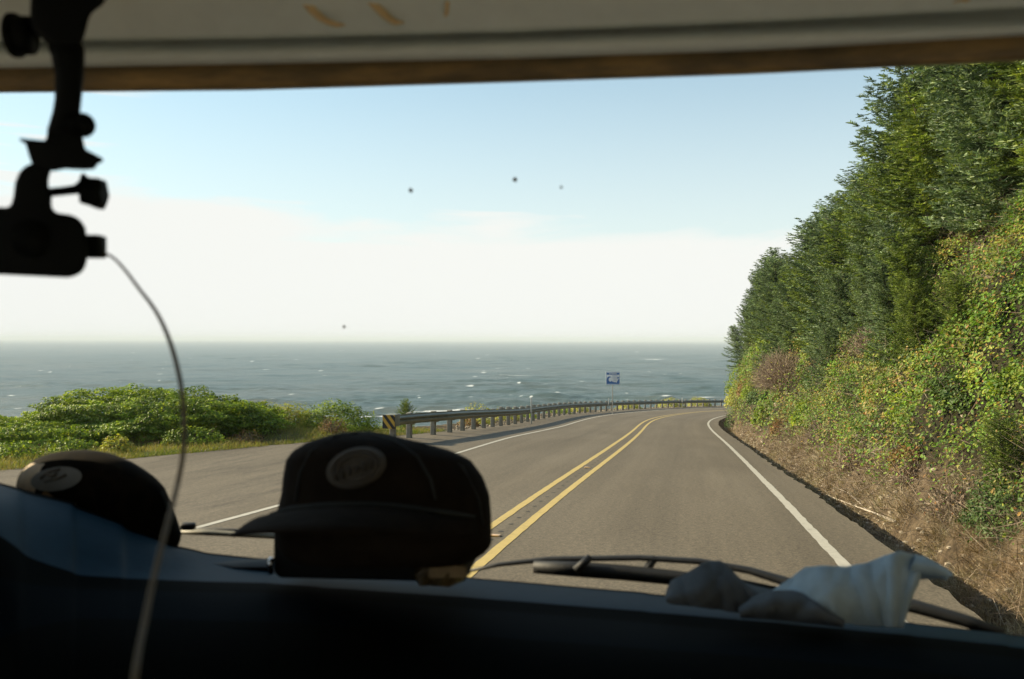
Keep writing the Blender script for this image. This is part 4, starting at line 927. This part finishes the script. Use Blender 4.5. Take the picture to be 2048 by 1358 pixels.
MB().tube([P(x, y, d) for x, y, d in ((360, 1060, 1.27), (480, 1064, 1.27), (560, 1068, 1.27))], [.0028, .003, .003], 6).build('wiper_blade', M_WIP, w2, smooth=True)

# ------------------------------------------------------------------ caps
def body_from_outline(rows_, D0, depth, name, m_, parent, n=40, tilt=0, pw=2.3, axis=(0, 1, 0)):
    """rows_: (y, x left, x right, depth factor) from the top down -> closed dome of rings"""
    V = []
    ys = np.array([r[0] for r in rows_], float); q = np.linspace(0, 1, 34); yy = ys[0] + (ys[-1] - ys[0]) * q ** 1.25
    xl = np.interp(yy, ys, [r[1] for r in rows_]); xr = np.interp(yy, ys, [r[2] for r in rows_]); df = np.interp(yy, ys, [r[3] for r in rows_])
    for y, a, b, f_ in zip(yy, xl, xr, df):
        cx, hw = (a + b) / 2, (b - a) / 2
        for k in range(n):
            w = 2 * math.pi * k / n; cw, sw = math.cos(w), math.sin(w); e = 2 / pw
            X = math.copysign(abs(cw) ** e, cw) * hw; Yd = math.copysign(abs(sw) ** e, sw) * depth * f_
            V.append(P(cx + X, y, D0) + Yd * np.array(axis))
    Fc = [tuple(int(i) for i in f) for f in grid_faces(len(yy), n, True)] + [tuple(range(n))[::-1], tuple(range((len(yy) - 1) * n, len(yy) * n))]
    mb = MB(); mb.v = [tuple(v) for v in V]; mb.f = Fc
    return mb.build(name, m_, parent, smooth=True)
M_CAPB = mat('black_cap_cloth', (.013, .010, .007), .95, .35, 25, .5, .002, spec=.06)
M_CAPE = mat('cap_highlight_and_seam', (.026, .030, .029), .9, .2, 40, .3, .001, spec=.2)
M_PATCH = mat('grey_patch', (.07, .064, .052), .9, .25, 120, .6, .001)
AXB = ((770 - 1024) / F, 1, -(975 - 680) / F); AXL = ((200 - 1024) / F, 1, -(1000 - 680) / F)
capb = thing('baseball_cap', 'black baseball cap with a round grey patch sitting in the middle of the dashboard', 'cap', P(760, 1075, .93))
crown = body_from_outline([(866, 700, 752, .15), (870, 672, 775, .32), (878, 645, 803, .5), (890, 612, 852, .68), (905, 588, 906, .8), (922, 575, 940, .88), (955, 569, 964, .95), (990, 566, 977, 1), (1030, 556, 980, 1.03), (1060, 552, 981, 1.05), (1085, 554, 981, 1.05), (1100, 562, 973, 1.0), (1112, 575, 955, .95), (1122, 590, 935, .85)], .94, .115, 'crown', M_CAPB, capb, axis=AXB)
def crown_front(x, y, lift=0):
    """point on the camera side of the crown"""
    rows_ = [(866, 700, 752, .15), (870, 672, 775, .32), (878, 645, 803, .5), (890, 612, 852, .68), (905, 588, 906, .8), (922, 575, 940, .88), (955, 569, 964, .95), (990, 566, 977, 1), (1030, 556, 980, 1.03), (1060, 552, 981, 1.05), (1085, 552, 980, 1.05)]
    ys = [r[0] for r in rows_]; a, b, f_ = [np.interp(y, ys, [r[i] for r in rows_]) for i in (1, 2, 3)]
    cx, hw = (a + b) / 2, (b - a) / 2; u = min(.999, abs(x - cx) / hw); Yd = -.115 * f_ * (1 - u ** 2.3) ** (1 / 2.3) - lift
    return P(x, y, .94) + Yd * np.array(AXB)
# the outline is seen at the crown's middle distance, so pull points on the near side back onto their pixel
def on_pix(x, y, fn):
    p = fn(x, y); X, Yp = x, y
    for _ in range(12):
        p = fn(X, Yp); u = 1024 + F * p[0] / p[1]; v = 680 - F * (p[2] - CZ) / p[1]; X += (x - u) * .8; Yp += (y - v) * .8
    return p
nr, na = 7, 28; V = []
for i in range(nr):
    for k in range(na):
        w = 2 * math.pi * k / na; r = (i / (nr - 1)) ** .9; a_, b_2 = 62 * r, 40 * r
        ex = a_ * math.cos(w); ey = b_2 * math.sin(w); rot = -.30
        V.append(on_pix(713 + ex * math.cos(rot) - ey * math.sin(rot), 937 + ex * math.sin(rot) + ey * math.cos(rot), lambda x, y: crown_front(x, y, .004 * (1 if i < nr - 1 else .3))))
pt = mk('patch', V, [tuple(int(q) for q in f) for f in grid_faces(nr, na, True)], M_PATCH, capb, True)
M_STITCH = mat('patch_stitching', (.045, .04, .032), .9, .2, 60)
def arcmark(pts, w, nm='patch_stitching', m_=None, par=None, fn=None, lift=.006):
    mb = MB(); mb.tube([on_pix(x, y, lambda a, b: fn(a, b, lift)) for x, y in pts], w, 6); return mb.build(nm, m_, par, smooth=True)
cxp, cyp = 713, 937
for r_ in (.82, .64):   # stitched rings
    pts = [(cxp + 62 * r_ * math.cos(w) * math.cos(-.3) - 40 * r_ * math.sin(w) * math.sin(-.3), cyp + 62 * r_ * math.cos(w) * math.sin(-.3) + 40 * r_ * math.sin(w) * math.cos(-.3)) for w in np.linspace(0, 6.283, 30)]
    arcmark(pts, .0011, 'stitched_ring', mat('stitch_ring', (.07, .062, .05), .9), pt, crown_front)
for k, a_ in enumerate(np.linspace(-.85, .85, 7)):      # row of worn letter strokes across the patch
    x0 = cxp + 50 * a_; y0 = cyp + 2 - 17 * a_ + 3 * a_ * a_
    if k == 3: arcmark([(x0 - 5, y0 + 1), (x0, y0 - 4), (x0 + 5, y0 + 1), (x0, y0 + 5), (x0 - 5, y0 + 1)], .0014, 'letter_stroke', M_STITCH, pt, crown_front)
    else: arcmark([(x0 - 2, y0 - 8), (x0, y0), (x0 + 1, y0 + 8)], .0017, 'letter_stroke', M_STITCH, pt, crown_front)
for pts in ([(738, 868), (790, 884), (836, 915), (862, 960), (872, 1000)], [(716, 868), (668, 876), (622, 905), (600, 950), (592, 1005)], [(748, 868), (850, 892), (925, 935), (958, 1000), (966, 1050)]):
    arcmark(pts, .0014, 'panel_seam', M_CAPE, capb, crown_front, .0015)
# brim, coming towards the camera and turned to the left
V = []; nb_ = 26; ms_ = 9
for i in range(nb_):
    q = i / (nb_ - 1)
    x0 = 556 + (955 - 556) * q; y0 = 1030 - 20 * math.sin(math.pi * min(1, q * 1.15)) + 9 * q
    root = on_pix(x0, y0, lambda a, b: crown_front(min(max(a, 562), 972), b, -.003))
    xt = 463 + (958 - 463) * q ** 1.2; yt = 1072 - 50 * math.sin(math.pi * q ** .8) * .35 + 4 * q
    tipd = root[1] - (.015 + .075 * math.sin(math.pi * min(1, q * .9 + .12)))
    tip = P(xt, yt + 6 * math.sin(math.pi * q), tipd)
    for j in range(ms_):
        w = j / (ms_ - 1); p = root * (1 - w) + tip * w + np.array([0, 0, .006 * math.sin(math.pi * w)]); V.append(p)
o = mk('brim', V, grid_faces(nb_, ms_), M_CAPB, capb, True); md = o.modifiers.new('t', 'SOLIDIFY'); md.thickness = .003
V = []
arc = [on_pix(x, y, lambda a, b: crown_front(min(max(a, 560), 974), b, .003)) for x, y in ((540, 1030), (580, 1020), (640, 1013), (690, 1010), (740, 1010), (790, 1014), (840, 1020), (900, 1028), (950, 1035))]
arc[0] = P(541, 1031, arc[1][1] + .01)
MB().tube(arc, [.0018] + [.0028] * 7 + [.0015], 8).build('brim_edge_highlight', M_CAPE, capb, smooth=True)  # lighter tube painting the highlight along the brim's edge
MB().tube([P(463, 1073, .86), P(485, 1066, .86), P(520, 1052, .87), P(556, 1040, .88)], [.003, .006, .009, .010], 8, flat=.5).build('brim_edge', M_CAPB, capb, smooth=True)

# left cap (two-tone, pale side, white patch)
rowsL = [(903, 150, 182, .15), (907, 110, 215, .35), (915, 85, 236, .5), (925, 66, 262, .65), (940, 48, 287, .78), (957, 36, 311, .87), (977, 32, 330, .94), (1000, 40, 340, 1), (1035, 60, 353, 1), (1068, 90, 364, 1), (1088, 110, 360, .98), (1106, 130, 347, .95)]
def capL(x, y, lift=0):
    ys = [r[0] for r in rowsL]; a, b, f_ = [np.interp(y, ys, [r[i] for r in rowsL]) for i in (1, 2, 3)]
    cx, hw = (a + b) / 2, (b - a) / 2; u = min(.999, abs(x - cx) / hw); return P(x, y, 1.13) + (-.065 * f_ * (1 - u ** 2.3) ** (1 / 2.3) - lift) * np.array(AXL)
capl = thing('trucker_cap', 'brown cap with a pale side and white patch at the left end of the dashboard', 'cap', P(200, 1085, 1.13))
m, nt_, b_ = newmat('brown_camouflage_cloth')
f = noise(nt_, 26, 3, .5); nt_.links.new(ramp(nt_, f, [(.4, (.006, .005, .003)), (.5, (.014, .010, .005)), (.62, (.007, .006, .003))]), b_.inputs['Base Color']); b_.inputs['Roughness'].default_value = .95; b_.inputs['Specular IOR Level'].default_value = .1
M_CAMO = m
body_from_outline(rowsL, 1.13, .065, 'crown', M_CAMO, capl, axis=AXL)
V = []; 
for i in range(9):
    for j in range(7):
        y = 930 + (1000 - 930) * i / 8; ys = [r[0] for r in rowsL]; xl = np.interp(y, ys, [r[1] for r in rowsL]); x = xl + 2 + (28 + 10 * math.sin(i / 8 * math.pi)) * j / 6
        V.append(on_pix(x, y, lambda a, b: capL(max(a, np.interp(b, ys, [r[1] for r in rowsL]) + .6), b, .003)))
mk('pale_side_panel', V, grid_faces(9, 7), mat('sunlit_tan_mesh', (.78, .64, .46), .9, .2, 90, .5, .001), capl, True)  # pale mesh side, its colour raised to paint the sunlit rim
V = []
for i in range(6):
    for k in range(24):
        w = 2 * math.pi * k / 24; r = i / 5; ex, ey = 52 * r * math.cos(w), 24 * r * math.sin(w); ro = -.16
        V.append(on_pix(113 + ex * math.cos(ro) - ey * math.sin(ro), 961 + ex * math.sin(ro) + ey * math.cos(ro), lambda a, b: capL(a, b, .005)))
pl_ = mk('patch', V, [tuple(int(q) for q in f) for f in grid_faces(6, 24, True)], mat('white_patch', (.22, .225, .21), .85, .12, 60), capl, True)
M_MK = mat('patch_mark', (.14, .13, .11), .9)
for pts in ([(82, 960), (92, 950), (104, 955), (114, 950)], [(90, 966), (104, 962), (120, 958), (132, 952)], [(94, 948), (106, 944), (120, 941)]):
    arcmark(pts, .0022, 'patch_mark', M_MK, pl_, capL)
arcmark([(88, 993), (104, 1004), (125, 1013), (150, 1018)], .005, 'tan_brim_edge', mat('tan_cloth', (.30, .17, .06), .9), capl, capL, .004)
arcmark([(322, 985), (330, 1003), (338, 1022)], .0018, 'seam', M_CAPE, capl, capL, .003)

# ------------------------------------------------------------------ camera on its arm, with cable
M_PLA = mat('black_plastic', (.0025, .004, .0035), .6, .1, 30, .1, .0005, spec=.12)
mt = thing('camera_mount', 'black jointed arm and clamp hanging from the overhead panel at upper left', 'mount', P(140, -60, .60))
D = .60
def pp_(pts, D, th):
    return MB().prism([P(x, y, D) for x, y in pts], ((sum(q[0] for q in pts) / len(pts) - 1024) / F * th, th, -(sum(q[1] for q in pts) / len(pts) - 680) / F * th))
pp_([(62, -80), (210, -80), (222, -20), (205, 15), (180, 28), (172, 60), (163, 95), (96, 98), (85, 84), (60, 60), (58, 30)], D - .015, .034).build('upper_arm', M_PLA, mt, bevel=.004)
MB().tube([P(26, 74, D), P(60, 74, D)], .0125, 20).build('joint_knob', M_PLA, mt, smooth=True)
MB().tube([P(24, 74, D), P(34, 74, D)], .0145, 20).build('joint_knob', M_PLA, mt, smooth=True)
pp_([(88, 84), (168, 84), (169, 120), (168, 150), (163, 200), (158, 245), (163, 292), (92, 296), (93, 262), (104, 225), (108, 200), (108, 150), (100, 112)], D - .012, .026).build('lower_arm', M_PLA, mt, bevel=.005)
MB().tube([P(164, 253, D - .014), P(164, 253, D + .014)], .0080, 20).build('clamp_screw', M_PLA, mt, smooth=True)
MB().tube([P(150, 253, D - .010), P(150, 253, D + .010)], .0085, 20).build('clamp_screw', M_PLA, mt, smooth=True)
pp_([(36, 279), (90, 284), (96, 262), (163, 270), (170, 301), (207, 320), (205, 327), (194, 331), (190, 341), (168, 343), (130, 341), (104, 346), (62, 330), (56, 312), (50, 290), (40, 286)], D - .02, .042).build('mount_plate', M_PLA, mt, bevel=.003)
ac = thing('action_camera', 'small black camera in its housing hanging from the arm at the left edge', 'camera', P(70, 345, D))
hs = pp_([(-70, 415), (20, 418), (26, 395), (29, 368), (38, 345), (56, 330), (90, 326), (104, 340), (96, 356), (97, 376), (103, 395), (103, 415), (108, 428), (140, 432), (160, 440), (171, 458), (175, 485), (176, 515), (170, 542), (155, 555), (135, 559), (0, 553), (-70, 550)], D - .018, .036).build('housing', M_PLA, ac, bevel=.006, seg=3)
MB().tube([P(96, 388, D), P(125, 385, D), P(150, 382, D), P(166, 376, D), P(176, 372, D)], [.0030, .0030, .0032, .0050, .0085], 8).build('thumb_screw', M_PLA, ac, smooth=True)
MB().tube([P(170, 385, D), P(198, 390, D)], [.0100, .0110], 6).build('thumb_screw_head', M_PLA, ac)
MB().tube([P(196, 390, D), P(203, 391, D), P(209, 391, D)], [.0115, .0110, .007], 6).build('thumb_screw_head', M_PLA, ac)
MB().tube([P(60, 480, D - .0185), P(60, 480, D - .0235)], .012, 28).build('rear_button', M_PLA, ac, smooth=True)
cb_ = thing('charging_cable', 'grey brown cable looping down from the small camera across the view', 'cable', P(190, 498, D))
MB().box(P(188, 496, D), (.0125, .012, .0150)).build('plug', M_PLA, cb_, bevel=.0015)
cpts = [(205, 508, .60), (226, 518, .60), (250, 543, .60), (278, 580, .595), (305, 615, .59), (325, 650, .585), (342, 692, .575), (356, 742, .565), (366, 800, .55), (369, 860, .54), (366, 915, .525), (357, 965, .51), (345, 1015, .49), (332, 1065, .47), (318, 1120, .45), (304, 1180, .43), (292, 1240, .41), (280, 1300, .39), (270, 1370, .37), (262, 1500, .35)]
ct = np.array([P(*c_) for c_ in cpts]); tt = np.arange(len(ct)); tf = np.linspace(0, len(ct) - 1, 120)
def cr(A_, t_):
    A_ = np.vstack([2 * A_[0] - A_[1], A_, 2 * A_[-1] - A_[-2]]); i = np.clip(np.floor(t_).astype(int), 0, len(A_) - 4); u = (t_ - i)[:, None]
    p0, p1, p2, p3 = A_[i], A_[i + 1], A_[i + 2], A_[i + 3]
    return .5 * (2 * p1 + (p2 - p0) * u + (2 * p0 - 5 * p1 + 4 * p2 - p3) * u ** 2 + (3 * p1 - p0 - 3 * p2 + p3) * u ** 3)
M_CABL = mat('cable_sheath', (.10, .078, .045), .5, .1, 50)
MB().tube(cr(ct, tf), np.interp(tf, [0, 2, 6, 19], [.0008, .0010, .0015, .0014]), 12).build('cord', M_CABL, cb_, smooth=True)

# ------------------------------------------------------------------ cloths on the right of the dash
def cloth(name, label, top, bot, D0, D1, m_, folds, seed, n=70, mrows=22):
    rg = np.random.default_rng(seed); V = []; txs = np.linspace(0, 1, n)
    tx, ty = zip(*top); bx, by = zip(*bot); ta = np.linspace(0, 1, len(tx)); ba = np.linspace(0, 1, len(bx))
    jj, ii = np.meshgrid(np.linspace(0, 1, mrows), txs, indexing='ij'); sk_ = ii + .35 * jj
    FB = (np.abs(fbm(sk_ * 4.5, jj * .5, 0, seed * 7, 1)) * -.10 + np.abs(fbm(sk_ * 11 + 3, jj * 1.2, 0, seed * 7 + 5, 1)) * -.03 + .02) * folds[0][0] / .017
    for j in range(mrows):
        w = j / (mrows - 1)
        for i in range(n):
            u = txs[i]; x = np.interp(u, ta, tx) * (1 - w) + np.interp(u, ba, bx) * w; y = np.interp(u, ta, ty) * (1 - w) + np.interp(u, ba, by) * w
            d = D0 * (1 - w) + D1 * w
            fold = sum(a_ * math.sin(f_ * u * 6.283 + p_ + w * q_) for a_, f_, p_, q_ in folds) * (1 - .3 * w) * .5 + FB[j, i]
            V.append(P(x, y, d - .02 * math.sin(math.pi * w) + fold) )
    V = np.array(V)
    t = thing(name, label, 'cloth', V.reshape(mrows, n, 3)[-1].mean(0))
    o = mk('fabric', V, grid_faces(mrows, n), m_, t, True); md = o.modifiers.new('t', 'SOLIDIFY'); md.thickness = .003; md2 = o.modifiers.new('s', 'SUBSURF'); md2.levels = md2.render_levels = 1
    mb = MB(); mb.tube(V.reshape(mrows, n, 3)[0], .0018, 5); mb.build('hem', m_, t, smooth=True)
    return t
M_CLB = mat('pale_blue_cloth', (.42, .54, .60), .9, .12, 40, .4, .002, spec=.2); M_CLG = mat('grey_cloth', (.10, .115, .125), .9, .2, 30, .4, .002, spec=.2); M_CLD = mat('dark_cloth', (.03, .035, .035), .9, .2, 30)
cloth('draped_cloth', 'pale blue grey cloth with folds draped up over the right end of the dashboard', [(1545, 1186), (1585, 1158), (1612, 1137), (1650, 1134), (1690, 1136), (1735, 1128), (1775, 1112), (1800, 1104), (1832, 1112), (1850, 1122)], [(1600, 1232), (1640, 1240), (1680, 1244), (1720, 1248), (1760, 1250), (1775, 1252), (1785, 1253), (1795, 1254), (1800, 1254), (1803, 1254)], .93, .89, M_CLB, [(.010, 2.2, .5, 1.5), (.006, 4.6, 2, 2.5), (.003, 9, 1, 3)], 5)
cloth('cloth_corner', 'thin loose corner of cloth trailing right from the peak of the draped one', [(1832, 1112), (1850, 1116), (1872, 1128), (1895, 1142), (1905, 1152)], [(1815, 1150), (1840, 1155), (1865, 1152), (1885, 1152), (1895, 1156)], .935, .93, M_CLB, [(.004, 1.5, 0, 1)], 6, 24, 8)
cloth('crumpled_cloth', 'crumpled darker grey cloth lying left of the draped one on the dashboard', [(1336, 1192), (1345, 1165), (1375, 1150), (1410, 1128), (1440, 1124), (1458, 1140), (1475, 1165), (1510, 1176), (1550, 1184), (1600, 1192)], [(1335, 1204), (1370, 1208), (1410, 1214), (1450, 1220), (1490, 1226), (1540, 1230), (1590, 1236), (1620, 1240), (1650, 1242), (1680, 1246)], .95, .91, M_CLG, [(.008, 2.6, 0, 2), (.006, 5.3, 1, 3), (.003, 11, 2, 2)], 8)
cloth('dark_cloth', 'small dark folded cloth in front of the draped pale one', [(1480, 1222), (1510, 1196), (1550, 1184), (1590, 1184), (1630, 1200), (1660, 1225), (1690, 1244)], [(1480, 1230), (1520, 1234), (1550, 1236), (1590, 1240), (1630, 1244), (1660, 1247), (1690, 1250)], .90, .885, M_CLG, [(.004, 2.2, 0, 2), (.003, 5, 1, 3)], 9, 40, 12)
# crumpled yellow packet right below the black cap
pk = thing('crumpled_packet', 'small crumpled yellow brown packet on the dashboard under the right side of the black cap', 'packet', P(885, 1160, .915))
V = []; rg = np.random.default_rng(4)
for j in range(9):
    for k in range(16):
        w = 2 * math.pi * k / 16; q = j / 8; hw = 50 * (1 - .45 * q) * (1 + .12 * rg.normal()); V.append(P(884 + 6 * q + hw * math.cos(w), 1160 - 88 * q + 4 * rg.normal(), .905) + np.array([0, .028 * math.sin(w) * (1 - .3 * q) + .003 * rg.normal(), 0]))
mk('packet_body', V, [tuple(int(q) for q in f) for f in grid_faces(9, 16, True)] + [tuple(range(16))[::-1], tuple(range(128, 144))], mat('yellow_brown_wrapper', (.07, .05, .018), .5, .4, 40, .5, .003), pk, False)
mb = MB().prism([P(858, 1158, .875), P(858, 1134, .875), P(876, 1130, .875), P(910, 1132, .875), P(934, 1136, .875), P(932, 1158, .875)], (0, .006, 0)); mb.build('paper_flap', mat('tan_paper', (.20, .15, .08), .7, .2, 50), pk, bevel=.001)

# ------------------------------------------------------------------ haze over the sea
me = MB().box((0, 26000, 0), (400000, 64000, 1)).build('haze', None)
v = np.array([q.co[:] for q in me.data.vertices]); zl, zh = SEA - 12, 24
for q in me.data.vertices: q.co.z = zh if q.co.z > 0 else zl
m = bpy.data.materials.new('haze_air'); m.use_nodes = True; nt_ = m.node_tree; nt_.nodes.clear()
o_ = nt_.nodes.new('ShaderNodeOutputMaterial'); pv = nt_.nodes.new('ShaderNodeVolumePrincipled')
pv.inputs['Color'].default_value = (.86, .94, .97, 1); pv.inputs['Density'].default_value = .00018; pv.inputs['Anisotropy'].default_value = 0
nt_.links.new(pv.outputs[0], o_.inputs['Volume']); me.data.materials.append(m)
me['kind'] = 'stuff'
print('SCRIPT DONE', len(bpy.data.objects))
